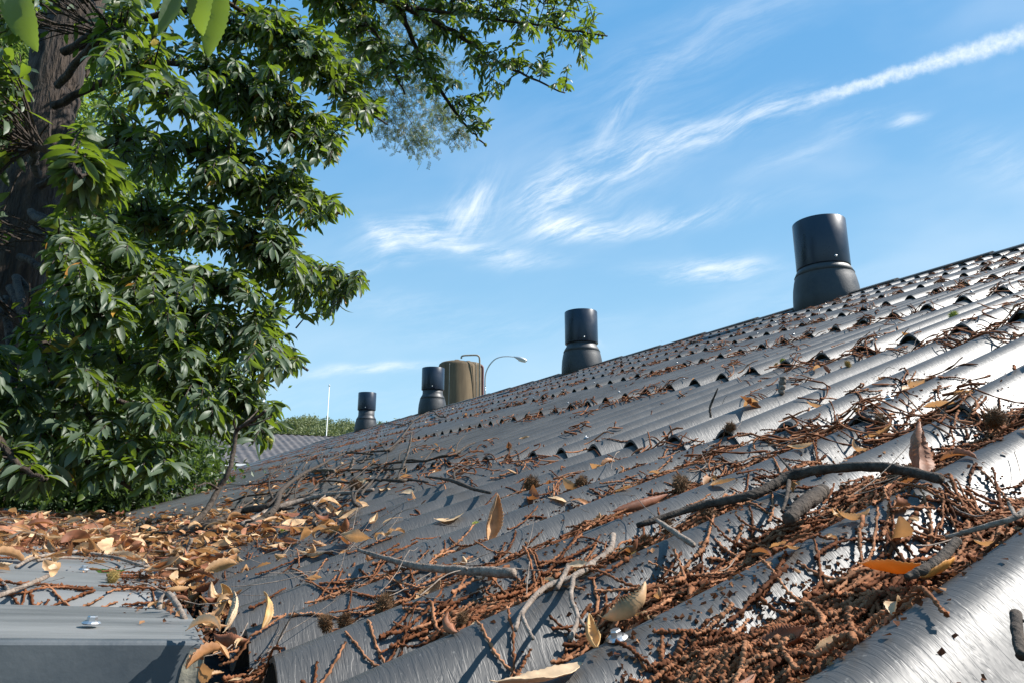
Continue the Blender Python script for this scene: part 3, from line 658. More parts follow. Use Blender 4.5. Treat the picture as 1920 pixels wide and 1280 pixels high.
for k in range(-1, 30):                    # strings that fill the troughs of the lowest sheets almost to the crests
    Yt = YC+(k+.5)*PITCHR
    for _ in range(int(30*math.exp(-k*.035))):
        X = XE+.05+1.05*rng.random()
        if k < 2 and X > .5 and rng.random() < .5: continue
        g = math.sin(X*9+k*1.7)+math.sin(X*4.3+k*3.1)
        if g < -.3 and rng.random() < .85: continue
        yaw = rng.normal(0, .22)+(PI if rng.random() < .5 else 0)
        cats.append((X-.04*math.cos(yaw), Yt+rng.normal(0, .02)+.012, yaw, rng.uniform(.05, .11), rng.normal(0, 12), rng.uniform(.0, .014)))
for n in range(1, NS):                     # and drifts lodged against the sheet ends
    for k in range(-1, 60):
        if rng.random() < .45: continue
        for _ in range(rng.integers(2, 9)):
            yaw = rng.normal(0, .5)+(PI if rng.random() < .5 else 0); cats.append((sheet_x(n)-rng.uniform(.02, .16), YC+(k+.5)*PITCHR+rng.normal(0, .03), yaw, rng.uniform(.04, .09), rng.normal(0, 20), rng.uniform(.0, .03)))
def showing(c): 
    v = np.array([c[0], c[1], float(surf_z(c[0], c[1]))]); return np.linalg.norm(v)+(.6 if c[1] < -.05 or (c[0] > .1 and c[1]/max(c[0], .01) < .28 and c[0] < 1.2) else 0)
cats.sort(key=showing)
NI = 290
for i, c in enumerate(cats[:NI]):
    V, Fc = catkin(*c, near=True)
    o = mesh_obj('chestnut_catkin', V, Fc, M['catkin'], None, rnd=np.full(len(V), rng.random()), origin=V.mean(0))
    tag(o, 'dry beaded reddish brown catkin lying in the litter on the grey roof', 'catkin', 'dried chestnut catkins near the front of the roof')
Vs, Fs, Rs, off = [], [], [], 0
for c in cats[NI:]:
    V, Fc = catkin(*c, near=False); Vs.append(V); Fs.append(Fc+off); Rs.append(np.full(len(V), rng.random())); off += len(V)
# thin scatter of tufts over the whole upper roof: in troughs and against sheet ends
for _ in range(1500):
    Yy = rng.uniform(-.1, 1)**1 if rng.random() < .1 else 26*rng.random()**1.7-.1
    if rng.random() < .6: n = rng.integers(1, NS); X = sheet_x(n)-rng.exponential(.09)+.02
    else: X = rng.uniform(1.2, 7.8)
    k = round((Yy-YC)/PITCHR-.5)+.5; Yy = YC+k*PITCHR+rng.normal(0, .05)
    for q in range(rng.integers(4, 15)):
        yaw = rng.normal(0, .6)+(PI if rng.random() < .5 else 0)
        Ln = rng.uniform(.04, .13); nn = 9
        P = catkin_path(X+rng.normal(0, .035), Yy+rng.normal(0, .03), yaw, Ln, nn, rng.normal(0, 28), rng.random()*.02, .8)
        V, Fc = tube_np(P, np.full(nn, min(.0027, .0013+.0003*math.hypot(X, Yy)))*rng.uniform(.6, 1.4, nn), 4, .3); Vs.append(V); Fs.append(Fc+off); Rs.append(np.full(len(V), rng.random())); off += len(V)
o = mesh_obj('catkin_litter', np.vstack(Vs), np.vstack(Fs), M['catkin'], None, rnd=np.concatenate(Rs)); 
tag(o, 'matted reddish brown catkin litter filling the troughs of the grey roof', 'catkin litter', kind='stuff')

# mould under the mats: low crumbly bed in the troughs where the litter is thick
def bed(name, cells, seed, hmax, label):
    r2 = np.random.default_rng(seed); tv = np.array([[-1, -.6, 0], [1, -.5, .2], [.8, .6, -.1], [-.7, .7, .3]], float); tf = np.array([[0, 1, 2, 3]])
    pos = np.array(cells); n = len(pos); d = r2.normal(size=(n, 3)); d[:, 2] *= .5; up = r2.normal(size=(n, 3)); up[:, 2] += 1
    V, Fc, Rn = batch([(tv, tf)], pos, basis(d, up), r2.uniform(.0012, .0034, n), np.zeros(n, int)); return V, Fc, Rn
cells = []
for (px, py, sx_, sy_, tl, cnt, pile) in CL:
    if pile < .009: continue
    for _ in range(cnt*14):
        q = gauss_px(px, py, sx_*1.05, sy_*1.05, tl); p = trough_snap(hit(*q), .97, .026)
        if p[1] > 9 or (p[0] > XE and float(fill_at(p[0], p[1])) < .2 and rng.random() < .85): continue
        cells.append((p[0], p[1], float(lit_z(p[0], p[1]))+rng.random()*.003))
V, Fc, Rn = bed('x', cells, 3, 0, '')
tag(mesh_obj('leaf_crumbs', V, Fc, M['crumb'], None, rnd=Rn, smooth=False), 'crumbled brown leaf bits bedded under the catkin mats', 'leaf crumbs', kind='stuff')

# ------------------------------------------------------------------ dry leaves
def put_leaf(px, py, yaw, pitch, roll, Ln, Wd, material, label, lift=.002, bend=.7, cup=.5, curl=0, twist=.5, serr=.05, k=20, cat='leaf', group=None, Yd=None):
    V, Fc = leaf_shape(Ln*.8, Wd*.86, 30, 4, bend, cup, twist, serr, curl)
    V = (V-V.mean(0)) @ rot(yaw, pitch, roll).T; p = hit(px, py, .01); V = V+p
    V = settle(V, lift, k)
    o = mesh_obj('fallen_leaf', V, Fc, M[material], None, rnd=np.full(len(V), rng.random()), origin=V.mean(0))
    sm = o.modifiers.new('thickness', 'SOLIDIFY'); sm.thickness = .0005
    return tag(o, label, cat, group)
dg = math.radians
G = 'fallen chestnut leaves on the roofs'
# yaw: 0 = up the big roof (+X), 90 = away along the valley (+Y)
put_leaf(925, 980, dg(50), dg(68), dg(35), .115, .046, 'dry_leaf', 'tan chestnut leaf standing upright on a grey rib near the middle of the roof', bend=.5, cup=.9, twist=.9, k=6, group=G)
put_leaf(1722, 840, dg(35), dg(48), dg(55), .135, .062, 'brown_leaf', 'largest curled leaf, standing on edge in the mat at right', bend=.5, cup=.6, curl=.3, k=6, group=G)
put_leaf(1688, 1033, dg(-68), dg(-6), dg(-25), .082, .030, 'orange_leaf', 'bright orange veined leaf tilted over the catkins at right', lift=.012, bend=.4, cup=.4, k=10, group=G)
put_leaf(1755, 1030, dg(5), dg(8), dg(-30), .070, .026, 'orange_leaf', 'orange brown leaf under the dark stick beside the bright orange one', lift=.010, bend=.3, cup=.5, k=10, group=G)
put_leaf(1372, 1238, dg(15), dg(6), dg(-35), .085, .022, 'brown_leaf', 'narrow russet leaf on edge at the bottom front of the mat', lift=.018, bend=.3, cup=.8, k=10, group=G)
put_leaf(1458, 1130, dg(-60), dg(8), dg(20), .055, .026, 'brown_leaf', 'short serrated russet leaf curled beside a grey rib', lift=.008, bend=.8, cup=.6, serr=.16, k=10, group=G)
put_leaf(1560, 1122, dg(-15), dg(5), dg(-15), .055, .018, 'dry_leaf', 'pale rolled leaf lying in the catkins right of the serrated leaf', lift=.01, bend=.3, cup=1.4, k=20, group=G)
put_leaf(1175, 1150, dg(-35), dg(16), dg(-25), .075, .036, 'dry_leaf', 'crumpled pale tan leaf above the roof screw', lift=.012, bend=1.2, cup=.9, curl=.8, serr=.12, k=10, group=G)
put_leaf(1110, 1185, dg(62), dg(4), dg(20), .085, .020, 'olive_leaf', 'long folded yellow leaf running down to the roof screw', lift=.008, bend=.5, cup=1.0, k=15, group=G)
put_leaf(1010, 1262, dg(5), dg(-4), dg(-10), .10, .028, 'dry_leaf', 'flat tan leaf in the trough at the bottom edge', lift=.006, bend=.3, cup=.3, k=20, group=G)
put_leaf(845, 1165, dg(120), dg(20), dg(30), .045, .026, 'brown_leaf', 'small brown crumpled leaf perched on a rib below the long grey stick', bend=1.6, cup=1.2, curl=1.2, k=8, group=G)
put_leaf(1200, 935, dg(-5), dg(8), dg(-50), .15, .030, 'brown_leaf', 'long russet leaf folded along a rib right of centre', lift=.004, bend=.4, cup=.9, k=12, group=G)
put_leaf(800, 1062, dg(20), dg(25), dg(30), .080, .035, 'dry_leaf', 'tan leaf behind the long grey stick', lift=.01, bend=.8, cup=.8, k=10, group=G)
put_leaf(706, 1026, dg(100), dg(40), dg(10), .045, .030, 'brown_leaf', 'small curled brown leaf by the tip of the long grey stick', bend=1.6, cup=1.3, k=8, group=G)
put_leaf(1550, 690, dg(100), dg(48), dg(40), .060, .026, 'brown_leaf', 'small red brown leaf standing beside the sheet end', bend=.5, cup=.6, k=8, group=G)
put_leaf(1148, 792, dg(10), dg(14), dg(-30), .13, .035, 'brown_leaf', 'russet leaf lying on the smooth sheets below the second chimney', bend=.5, cup=.9, k=10, group=G)
put_leaf(655, 950, dg(-30), dg(8), dg(-15), .15, .042, 'dry_leaf', 'broad tan leaf beside the thick branch at left centre', bend=.4, cup=.6, k=12, group=G)
put_leaf(305, 1030, dg(-20), dg(22), dg(-30), .115, .040, 'dry_leaf', 'large tan leaf lifted above the valley litter', lift=.02, bend=.5, cup=.5, k=10, group=G)
put_leaf(205, 1058, dg(-55), dg(-8), dg(10), .105, .020, 'green_fall', 'half green leaf lying across the ribs of the metal roof', lift=.006, bend=.5, cup=.9, k=15, group=G)
put_leaf(420, 1135, dg(65), dg(24), dg(-50), .105, .036, 'olive_leaf', 'olive tan curved leaf bridging the valley at the rib ends', lift=.012, bend=1.0, cup=.6, curl=.8, k=10, group=G)
put_leaf(498, 1150, dg(70), dg(52), dg(60), .072, .020, 'olive_leaf', 'thin pointed leaf standing on a rib end, tip upwards', bend=-.5, cup=.6, k=4, group=G)
put_leaf(430, 1200, dg(60), dg(40), dg(-20), .085, .034, 'dry_leaf', 'rolled tan leaf wedged in the valley beside the metal end cap', lift=.03, bend=.8, cup=1.1, curl=1.2, k=20, group=G)
put_leaf(395, 1160, dg(110), dg(30), dg(30), .075, .034, 'dry_leaf', 'tan leaf stuck up between metal roof and rib ends', lift=.03, bend=.8, cup=.8, k=20, group=G)
put_leaf(430, 1240, dg(150), dg(-10), dg(30), .070, .034, 'brown_leaf', 'brown curled leaf deep in the valley at the bottom', lift=.03, bend=1.0, cup=1.0, k=20, group=G)
put_leaf(340, 1100, dg(30), dg(20), dg(10), .085, .034, 'dry_leaf', 'pale serrated leaf folded over the metal roof edge', lift=.02, bend=.8, cup=.6, serr=.16, k=15, group=G)
put_leaf(300, 1078, dg(-30), dg(10), dg(20), .080, .034, 'dry_leaf', 'pale leaf on the second metal rib edge', lift=.015, bend=.6, cup=.5, k=15, group=G)
put_leaf(332, 1060, dg(80), dg(48), dg(20), .085, .034, 'dry_leaf', 'tan leaf standing up behind the curved twig', lift=.02, bend=.5, cup=.6, k=10, group=G)
put_leaf(1410, 910, dg(20), dg(8), dg(10), .024, .014, 'green_fall', 'torn bright green leaf scrap on the catkins', lift=.012, bend=.6, cup=.5, serr=.2, k=10, group=G)
put_leaf(1460, 880, dg(60), dg(55), dg(40), .060, .022, 'dry_leaf', 'pale twisted leaf standing behind the dark branch', bend=1.2, cup=1.0, k=8, group=G)
put_leaf(1395, 848, dg(20), dg(15), dg(20), .055, .028, 'dry_leaf', 'small pale leaf half buried behind the long bare rib', lift=.01, bend=.5, cup=.5, k=10, group=G)
# many more leaves: px clusters
LL = [(110, 1014, 110, 8, 130, .010), (250, 1035, 50, 10, 60, .012), (335, 1072, 30, 16, 50, .03), (200, 975, 150, 9, 420, .02), (330, 1000, 110, 16, 330, .02), (120, 1000, 120, 16, 260, .016), (420, 985, 90, 18, 170, .016), (365, 1045, 40, 20, 60, .03), (350, 1100, 20, 22, 26, .03), (405, 1190, 16, 30, 16, .05), (420, 1235, 18, 20, 14, .04),
      (480, 1010, 60, 22, 80, .012), (520, 960, 90, 16, 110, .010), (450, 920, 90, 12, 150, .010), (620, 900, 90, 14, 90, .006), (560, 870, 80, 12, 90, .004), (640, 1000, 80, 20, 26, .01),
      (1500, 960, 200, 60, 12, .008), (1400, 1120, 150, 70, 6, .008), (1000, 1050, 120, 40, 6, .01), (1150, 900, 160, 24, 16, .006), (1600, 800, 150, 40, 12, .006), (800, 1010, 150, 40, 8, .003), (950, 900, 160, 30, 20, .004),
      (1200, 770, 200, 40, 22, .002), (1450, 660, 250, 50, 26, .002), (760, 840, 130, 30, 60, .002), (60, 1060, 70, 8, 30, .006)]
lv = []
for (px, py, sx_, sy_, cnt, pile) in LL:
    for _ in range(cnt):
        q = gauss_px(px, py, sx_, sy_); 
        if q[1] < 947 and q[0] < 330: q = (q[0], 947+abs(947-q[1]))
        p = hit(*q)
        if p[1] > 30 or (p[0] < LX and p[1] > LYE-.1): continue
        lv.append((p, pile))
lv.sort(key=lambda a: np.linalg.norm(a[0]))
def rand_leaf(p, pile, nx, ny, small=1.0):
    Ln = rng.uniform(.03, .085)*min(1, max(.5, np.linalg.norm(p)/1.6)); V, Fc = leaf_shape(Ln, Ln*rng.uniform(.28, .42), nx, ny, rng.normal(.4, .8), rng.uniform(.2, 1.2), rng.normal(0, 1.0), .08 if nx > 14 else 0, rng.normal(0, .9))
    V = (V-V.mean(0)) @ rot(rng.uniform(0, 2*PI), rng.normal(.02, .16), rng.normal(0, .35)).T+p
    return settle(V, rng.random()*pile, 15), Fc
NL = 250
for p, pile in lv[:NL]:
    V, Fc = rand_leaf(p, pile, 16, 2); m_ = rng.choice(['dry_leaf', 'dry_leaf', 'dry_leaf', 'brown_leaf'])
    o = mesh_obj('fallen_leaf', V, Fc, M[m_], None, rnd=np.full(len(V), rng.random()), origin=V.mean(0))
    tag(o, 'dry curled brown or tan leaf scattered in the roof litter', 'leaf', G)
for mname, frac, nm, lab in (('dry_leaf', .8, 'leaf_litter', 'thick carpet of pale dry leaves over the metal roof and valley'), ('brown_leaf', 1.1, 'russet_leaf_litter', 'darker russet leaves mixed through the leaf carpet')):
    Vs, Fs, Rs, off = [], [], [], 0
    for p, pile in lv[NL:]:
        if (rng.random() < .58) != (mname == 'dry_leaf'): continue
        V, Fc = rand_leaf(p, pile, 7, 1); Vs.append(V); Fs.append(Fc+off); Rs.append(np.full(len(V), rng.random())); off += len(V)
    tag(mesh_obj(nm, np.vstack(Vs), np.vstack(Fs), M[mname], None, rnd=np.concatenate(Rs)), lab, 'leaf litter', kind='stuff')
# crumb bed on the metal roof and in the valley under the leaf carpet
cells = []
for (px, py, sx_, sy_, cnt, pile) in LL[:10]:
    for _ in range(cnt*26):
        q = gauss_px(px, py, sx_*1.1, sy_*1.1)
        if q[1] < 947 and q[0] < 330: q = (q[0], 947+abs(947-q[1]))
        p = hit(*q)
        if p[0] < LX and p[1] > LYE-.1 or p[1] > 20: continue
        cells.append((p[0], p[1], float(surf_z(p[0], p[1]))+rng.random()*.012))
V, Fc, Rn = bed('x', cells, 5, 0, ''); V2 = V
tag(mesh_obj('leaf_crumbs', V, Fc, M['crumb'], None, rnd=Rn, smooth=False), 'crumbled brown leaf bits under the pale leaf carpet at left', 'leaf crumbs', kind='stuff')

# ------------------------------------------------------------------ burrs
def burr_mesh(seed, matname, flat=.8, n=420, name='spines'):
    r2 = np.random.default_rng(seed); d = r2.normal(size=(n, 3)); d /= np.linalg.norm(d, axis=1)[:, None]
    R0 = .62; lean = r2.normal(0, .28, (n, 3)); Vs, Fs, Rn = [], [], []
    mb_v = []
    nphi, nth = 10, 14
    for i in range(nphi+1):
        for j in range(nth):
            ph = PI*i/nphi; th = 2*PI*j/nth; rr = R0*(1+.05*r2.normal()); mb_v.append((rr*math.sin(ph)*math.cos(th), rr*math.sin(ph)*math.sin(th), rr*math.cos(ph)))
    F4 = [(i*nth+j, i*nth+(j+1) % nth, (i+1)*nth+(j+1) % nth, (i+1)*nth+j) for i in range(nphi) for j in range(nth)]
    V = list(mb_v); Fc = [f for f in F4]; rn = [.1]*len(V)
    for k in range(n):
        u = d[k]; tip = u*R0+(u+lean[k])*r2.uniform(.22, .48); a = np.cross(u, [0.3, .8, .5]); a /= np.linalg.norm(a); b = np.cross(u, a); w_ = .028
        o = len(V); c = u*R0*.95
        V += [c+a*w_, c-a*w_*.5+b*w_, c-a*w_*.5-b*w_, tip]; Fc += [(o, o+1, o+3), (o+1, o+2, o+3), (o+2, o, o+3)]; q = .35+.65*r2.random(); rn += [q*.6, q*.6, q*.6, q]
    V = np.array(V, float); V[:, 2] *= flat
    return V, Fc, rn
BM = {}
burrs = [(722, 1108, 26, 'burr'), (655, 1160, 22, 'burr'), (682, 1150, 20, 'burr'), (996, 894, 22, 'burr'), (1077, 889, 17, 'burr'), (1050, 1062, 24, 'burr'), (1276, 886, 22, 'burr'), (1292, 934, 20, 'burr'),
         (1651, 779, 15, 'burr'), (1812, 768, 24, 'burr'), (545, 1008, 15, 'burr'), (673, 907, 20, 'burr'), (218, 1011, 19, 'burr'), (134, 1018, 14, 'burr'), (1210, 985, 16, 'burr'), (905, 1135, 18, 'burr'), (1320, 1245, 22, 'burr'), (1900, 1190, 24, 'burr'),
         (1370, 800, 14, 'burr'), (1225, 958, 18, 'burr'), (533, 985, 11, 'green_burr'), (892, 963, 10, 'green_burr'), (1174, 1010, 22, 'tan_burr'), (210, 1085, 14, 'tan_burr'), (1467, 668, 7, 'green_burr'), (1788, 587, 9, 'green_burr'), (1590, 682, 8, 'tan_burr'), (1455, 676, 6, 'tan_burr')]
blabel = {'burr': 'withered brown spiny chestnut burr lying in the roof litter', 'green_burr': 'fresh yellow green chestnut burr on the grey roof', 'tan_burr': 'straw coloured spiny chestnut burr on the roof'}
special = {(722, 1108): 'largest dark brown burr at the end of the long grey stick', (655, 1160): 'brown spiny burr lying lowest beside the bare ribs', (1174, 1010): 'straw yellow burr at the top of the forked twig', (210, 1085): 'straw yellow burr on the second metal rib',
           (682, 1150): 'brown burr touching the lowest burr beside the bare ribs', (996, 894): 'brown burr in the strings between the upright tan leaf and the sheet ends', (1077, 889): 'small brown burr left of the long russet leaf',
           (1050, 1062): 'straw brown burr under the forked twig', (1276, 886): 'brown burr above the left end of the dark curved branch', (1292, 934): 'brown burr just below the left end of the dark curved branch', (1651, 779): 'small brown burr by a sheet end near the largest curled leaf',
           (1812, 768): 'mossy brown burr deep in the mat behind the largest curled leaf', (545, 1008): 'brown burr right of the small lime green burr at left', (673, 907): 'brown burr by the tip of the pale barkless branch', (218, 1011): 'brown burr in the leaf carpet on the metal roof, beside the short dark log',
           (134, 1018): 'smaller brown burr left of the short dark log on the metal roof', (1210, 985): 'brown burr left of the stubby grey stick', (905, 1135): 'flattened brown burr in the trough below the long grey stick', (1320, 1245): 'brown burr at the bottom edge left of the narrow russet leaf',
           (1900, 1190): 'brown burr at the right edge beside the biggest rib', (1370, 800): 'small brown burr near the thin upright dark twig', (1225, 958): 'brown burr above the stubby grey stick',
           (533, 985): 'small lime green burr below the dead branch at left', (892, 963): 'small green burr beside the upright tan leaf', (1467, 668): 'small green burr at a sheet end in the middle of the roof', (1788, 587): 'small green burr high on the bright part of the roof at right', (1590, 682): 'small straw burr beside the red brown leaf', (1455, 676): 'tiny straw burr left of the green one at the sheet end'}
for i, (px, py, r, mt) in enumerate(burrs):
    key = (mt, i % 3)
    if key not in BM:
        V, Fc, rn = burr_mesh(10+i, mt); me = bpy.data.meshes.new('chestnut_burr'); me.from_pydata([tuple(v) for v in V], [], Fc); a = me.attributes.new('rnd', 'FLOAT', 'POINT'); a.data.foreach_set('value', np.array(rn, dtype=np.float32)); me.materials.append(M[mt]); BM[key] = me
    p = hit(px, py+r*.5, .0); dd = np.linalg.norm(p); S = r/F*dd*.92
    p = trough_snap(p, .35, .01) if mt == 'burr' else p
    o = bpy.data.objects.new('chestnut_burr', BM[key]); col.objects.link(o); z = float(lit_z(p[0], p[1]))
    o.location = (p[0], p[1], max(z, p[2]-.02)+S*.62); o.scale = (S*1.15, S, S); o.rotation_euler = (rng.uniform(0, 6), rng.uniform(0, 6), rng.uniform(0, 6))
    tag(o, special.get((px, py), blabel[mt]), 'burr', 'chestnut burrs on the roof')

# ------------------------------------------------------------------ sticks and dead branches
def stick(name, paths, label, matn='twig', group='fallen twigs on the roof', k=1.0, lk=.6):
    """paths: lists of (px, py, lift above the crests, radius); the first is the main stem, the rest side shoots"""
    b = MB()
    for pth in paths:
        P = np.array([hit(a[0], a[1], a[2]*lk) for a in pth])
        sp = spline(np.column_stack([P, [a[3]*k for a in pth]]), 9)
        Q = sp[:, :3]+rng.normal(0, 1, (len(sp), 3))*sp[:, 3:4]*.06
        rr = sp[:, 3]*(1+.05*np.sin(np.arange(len(sp))*1.1+rng.random()*6))*(1+rng.normal(0, .02, len(sp)))
        b.tube(Q, rr, 12, .04)
        for _ in range(max(1, len(sp)//9)):                     # bud scars and stubs
            i = rng.integers(2, len(sp)-2); d = rng.normal(0, 1, 3); d[2] = abs(d[2]); d /= np.linalg.norm(d); r0 = sp[i, 3]
            if r0 > .0012: b.tube([Q[i], Q[i]+d*r0*1.15, Q[i]+d*r0*1.45], [r0*.45, r0*.3, r0*.12], 6)
    V = np.array(b.V); o = mesh_obj(name, b.V, b.F, M[matn], None, origin=V.mean(0)); return tag(o, label, 'twig' if name == 'twig' else 'branch', group)
stick('dead_branch', [[(1195, 985, .004, .006), (1310, 948, .010, .0085), (1400, 930, .014, .0095), (1455, 905, .02, .011), (1490, 888, .028, .0115), (1560, 878, .030, .010), (1640, 874, .028, .010), (1700, 882, .024, .0095), (1762, 897, .016, .009)],
                      [(1490, 888, .028, .005), (1472, 868, .034, .003), (1458, 852, .04, .0022)], [(1480, 900, .02, .005), (1474, 935, .012, .0035), (1466, 958, .006, .003)]], 'thick dark curved branch lying across the ribs at right', 'twig_dark', k=.58)
stick('twig', [[(672, 1030, .020, .0030), (730, 1048, .018, .0038), (790, 1062, .014, .0048), (860, 1068, .010, .0055), (962, 1074, .006, .006)]], 'long smooth grey stick pointing left over the ribs', 'twig')
stick('twig', [[(1150, 1002, .024, .006), (1143, 1030, .020, .0055), (1110, 1056, .018, .006), (1075, 1080, .020, .005), (1030, 1096, .022, .0045), (1002, 1118, .026, .0045), (978, 1150, .020, .004), (966, 1180, .014, .0035)],
               [(978, 1150, .020, .0034), (985, 1168, .016, .003), (999, 1196, .012, .0025)], [(1075, 1082, .018, .0042), (1071, 1120, .018, .0035), (1083, 1156, .012, .0035), (1070, 1195, .008, .0035)], [(1083, 1156, .012, .003), (1096, 1172, .008, .002)]], 'pale knobbly forked twig casting a shadow on the ribs in front', k=.6, lk=.3)
stick('twig', [[(1940, 935, .03, .004), (1905, 968, .026, .0045), (1850, 985, .020, .004), (1800, 1000, .014, .0038), (1772, 1006, .012, .003)], [(1905, 968, .026, .003), (1895, 950, .03, .003), (1890, 940, .034, .002)]], 'grey forked twig entering from the right edge over the biggest rib', k=.5)
stick('twig', [[(1795, 1012, .014, .006), (1760, 1050, .008, .007), (1725, 1070, .006, .006), (1700, 1082, .004, .0045)]], 'short dark stick lying against the biggest rib', 'twig_dark', k=.55)
stick('twig', [[(1232, 975, .018, .004), (1262, 995, .014, .0045), (1300, 1020, .008, .0045)]], 'stubby grey stick poking out of the mat left of the dark branch', k=.7)
stick('branch_piece', [[(1478, 972, .006, .012), (1500, 950, .008, .015), (1530, 928, .008, .016), (1545, 918, .006, .013)]], 'short thick broken piece of branch under the dark curved branch', 'twig_dark', k=.55)
stick('twig', [[(1065, 1062, .018, .0038), (1055, 1082, .014, .0036), (1044, 1104, .008, .003)]], 'short broken stub beside the forked twig', k=.7)
def up_stick(name, pts, label, matn='twig', group='fallen twigs on the roof', sub=()):
    """first point rests on the roof; the others rise from it, all in one upright plane facing along the roof"""
    b = MB(); base = hit(pts[0][0], pts[0][1], 0)
    dist0 = np.linalg.norm(base[:2])
    def P3(px, py, dd): r = ray(px, py); return r*((dist0+dd)/np.linalg.norm(r[:2]))
    for pl in [pts]+list(sub):
        P = np.array([base if (pl is pts and i == 0) else P3(a[0], a[1], a[3] if len(a) > 3 else 0) for i, a in enumerate(pl)])
        sp = spline(np.column_stack([P, [a[2] for a in pl]]), 8); Q = sp[:, :3]+rng.normal(0, 1, (len(sp), 3))*sp[:, 3:4]*.1
        b.tube(Q, sp[:, 3]*(1+.06*np.sin(np.arange(len(sp))*1.3)), 8, .05)
    V = np.array(b.V); o = mesh_obj(name, b.V, b.F, M[matn], None, origin=V.mean(0)); return tag(o, label, 'twig' if name == 'twig' else 'branch', group)
up_stick('dead_branch', [(346, 992, .016), (378, 966, .014, .1), (395, 943, .013, .15), (410, 916, .012, .2), (429, 882, .011, .2), (438, 845, .010, .25), (443, 808, .010, .25), (458, 796, .009, .2), (478, 784, .008, .1), (497, 770, .006, .0)],
         'dark dead branch rising from the valley litter in front of the chestnut leaves', 'twig_dark', sub=[[(443, 808, .006, .25), (438, 792, .004, .2), (441, 778, .003, .1)], [(450, 800, .006, .2), (466, 786, .004, .3), (484, 768, .003, .4)], [(460, 797, .006, .2), (482, 793, .004, .1), (508, 781, .003, .1)], [(410, 916, .006, .2), (390, 905, .004, .1), (370, 910, .003, 0)]])
stick('dead_branch', [[(362, 996, .01, .014), (400, 982, .03, .014), (454, 957, .04, .013), (508, 946, .05, .013), (525, 923, .07, .012), (540, 907, .08, .012), (571, 886, .09, .011), (602, 871, .09, .010), (623, 859, .08, .009), (654, 848, .07, .008), (700, 851, .04, .006)],
                      [(525, 925, .07, .009), (519, 946, .06, .010), (507, 962, .04, .012), (487, 976, .02, .013), (470, 990, .01, .013)],
                      [(567, 880, .09, .006), (579, 857, .10, .005), (594, 845, .12, .005), (608, 838, .12, .006), (625, 838, .11, .005), (642, 821, .10, .005), (665, 817, .09, .004), (690, 800, .08, .0035)],
                      [(519, 946, .06, .006), (506, 920, .10, .005), (505, 900, .13, .004), (511, 884, .15, .003)], [(602, 871, .09, .004), (596, 858, .11, .003), (610, 845, .12, .002)], [(654, 848, .07, .004), (664, 830, .10, .003), (675, 812, .13, .002)]],
      'large tangled dead branch lying across the roof left of centre', 'twig_dark')
stick('dead_branch', [[(455, 985, .02, .012), (500, 960, .03, .011), (529, 948, .04, .010), (571, 936, .04, .009), (612, 927, .04, .009), (654, 923, .03, .007), (700, 917, .02, .006)], [(612, 927, .04, .005), (595, 942, .02, .004), (580, 960, .01, .003)]], 'pale grey barkless branch beside the tangled dead branch')
stick('dead_branch', [[(710, 791, .06, .007), (740, 794, .06, .009), (760, 794, .06, .009), (779, 785, .08, .010), (800, 773, .12, .011), (813, 770, .10, .014), (822, 779, .07, .012), (836, 781, .04, .008)], [(775, 790, .07, .008), (760, 810, .05, .010), (747, 826, .04, .011), (729, 844, .02, .011)], [(729, 844, .02, .008), (700, 846, .03, .007), (668, 850, .02, .006)]], 'crooked dead branch lying high on the roof below the third chimney', 'twig_dark')
stick('twig', [[(585, 883, .03, .012), (606, 881, .03, .0125), (627, 882, .03, .012)]], 'short straight sawn stick on the dark roof sheets')
up_stick('twig', [(750, 885, .008), (757, 866, .007), (763, 850, .006), (769, 828, .005), (772, 808, .003)], 'pale twig standing up from the litter in the middle of the roof')
up_stick('twig', [(1333, 782, .003), (1331, 765, .003), (1337, 748, .0028), (1346, 727, .0018)], 'thin dark twig standing upright on the smooth sheets', 'twig_dark')
up_stick('twig', [(1464, 736, .009), (1466, 722, .009), (1468, 706, .008)], 'short pale stub standing up below the green burr')
up_stick('twig', [(655, 882, .010), (659, 870, .010), (664, 857, .009)], 'short pale stub standing among the brown litter at left centre')
stick('twig', [[(-10, 1118, .004, .0035), (30, 1104, .005, .0038), (60, 1092, .008, .004), (88, 1080, .014, .0042)]], 'reddish twig pointing right on the second metal rib', k=.7)
stick('twig', [[(-10, 1075, .003, .002), (5, 1090, .003, .002), (16, 1106, .003, .0018)]], 'thin short twig at the left edge of the metal roof')
stick('twig', [[(30, 1062, .004, .0035), (60, 1046, .008, .004), (100, 1038, .012, .0042), (150, 1035, .014, .0042), (215, 1044, .014, .004), (280, 1062, .014, .0035), (340, 1066, .014, .003)], [(70, 1050, .006, .003), (110, 1044, .006, .003), (160, 1046, .004, .0025)]], 'long curved pale twig across the litter on the metal roof', k=.7)
stick('twig', [[(298, 1142, -.01, .005), (302, 1124, .010, .0055), (316, 1113, .020, .006), (330, 1130, .012, .006), (346, 1160, .0, .0055)]], 'hooked brown twig arching over the end of the metal ribs', k=.55)
up_stick('twig', [(338, 1064, .004), (345, 1045, .004), (352, 1026, .004), (360, 1008, .005)], 'short twig sticking out of the pale leaves in the valley')
stick('branch_piece', [[(232, 993, .012, .012), (255, 992, .014, .0135), (286, 996, .012, .013)]], 'short dark log on the metal roof litter', 'twig_dark')
stick('dead_branch', [[(318, 1002, .012, .012), (345, 993, .02, .012), (375, 982, .03, .011), (402, 975, .03, .010)], [(286, 1000, .01, .007), (320, 997, .02, .006), (360, 996, .01, .005), (410, 995, .02, .005), (470, 1000, .01, .004)]], 'dark branch lying flat in the valley litter', 'twig_dark')
stick('twig', [[(10, 985, .01, .005), (50, 992, .012, .006), (90, 1003, .012, .005)], [(50, 992, .012, .003), (60, 1004, .008, .003)]], 'grey twig in the leaf carpet at the far left')
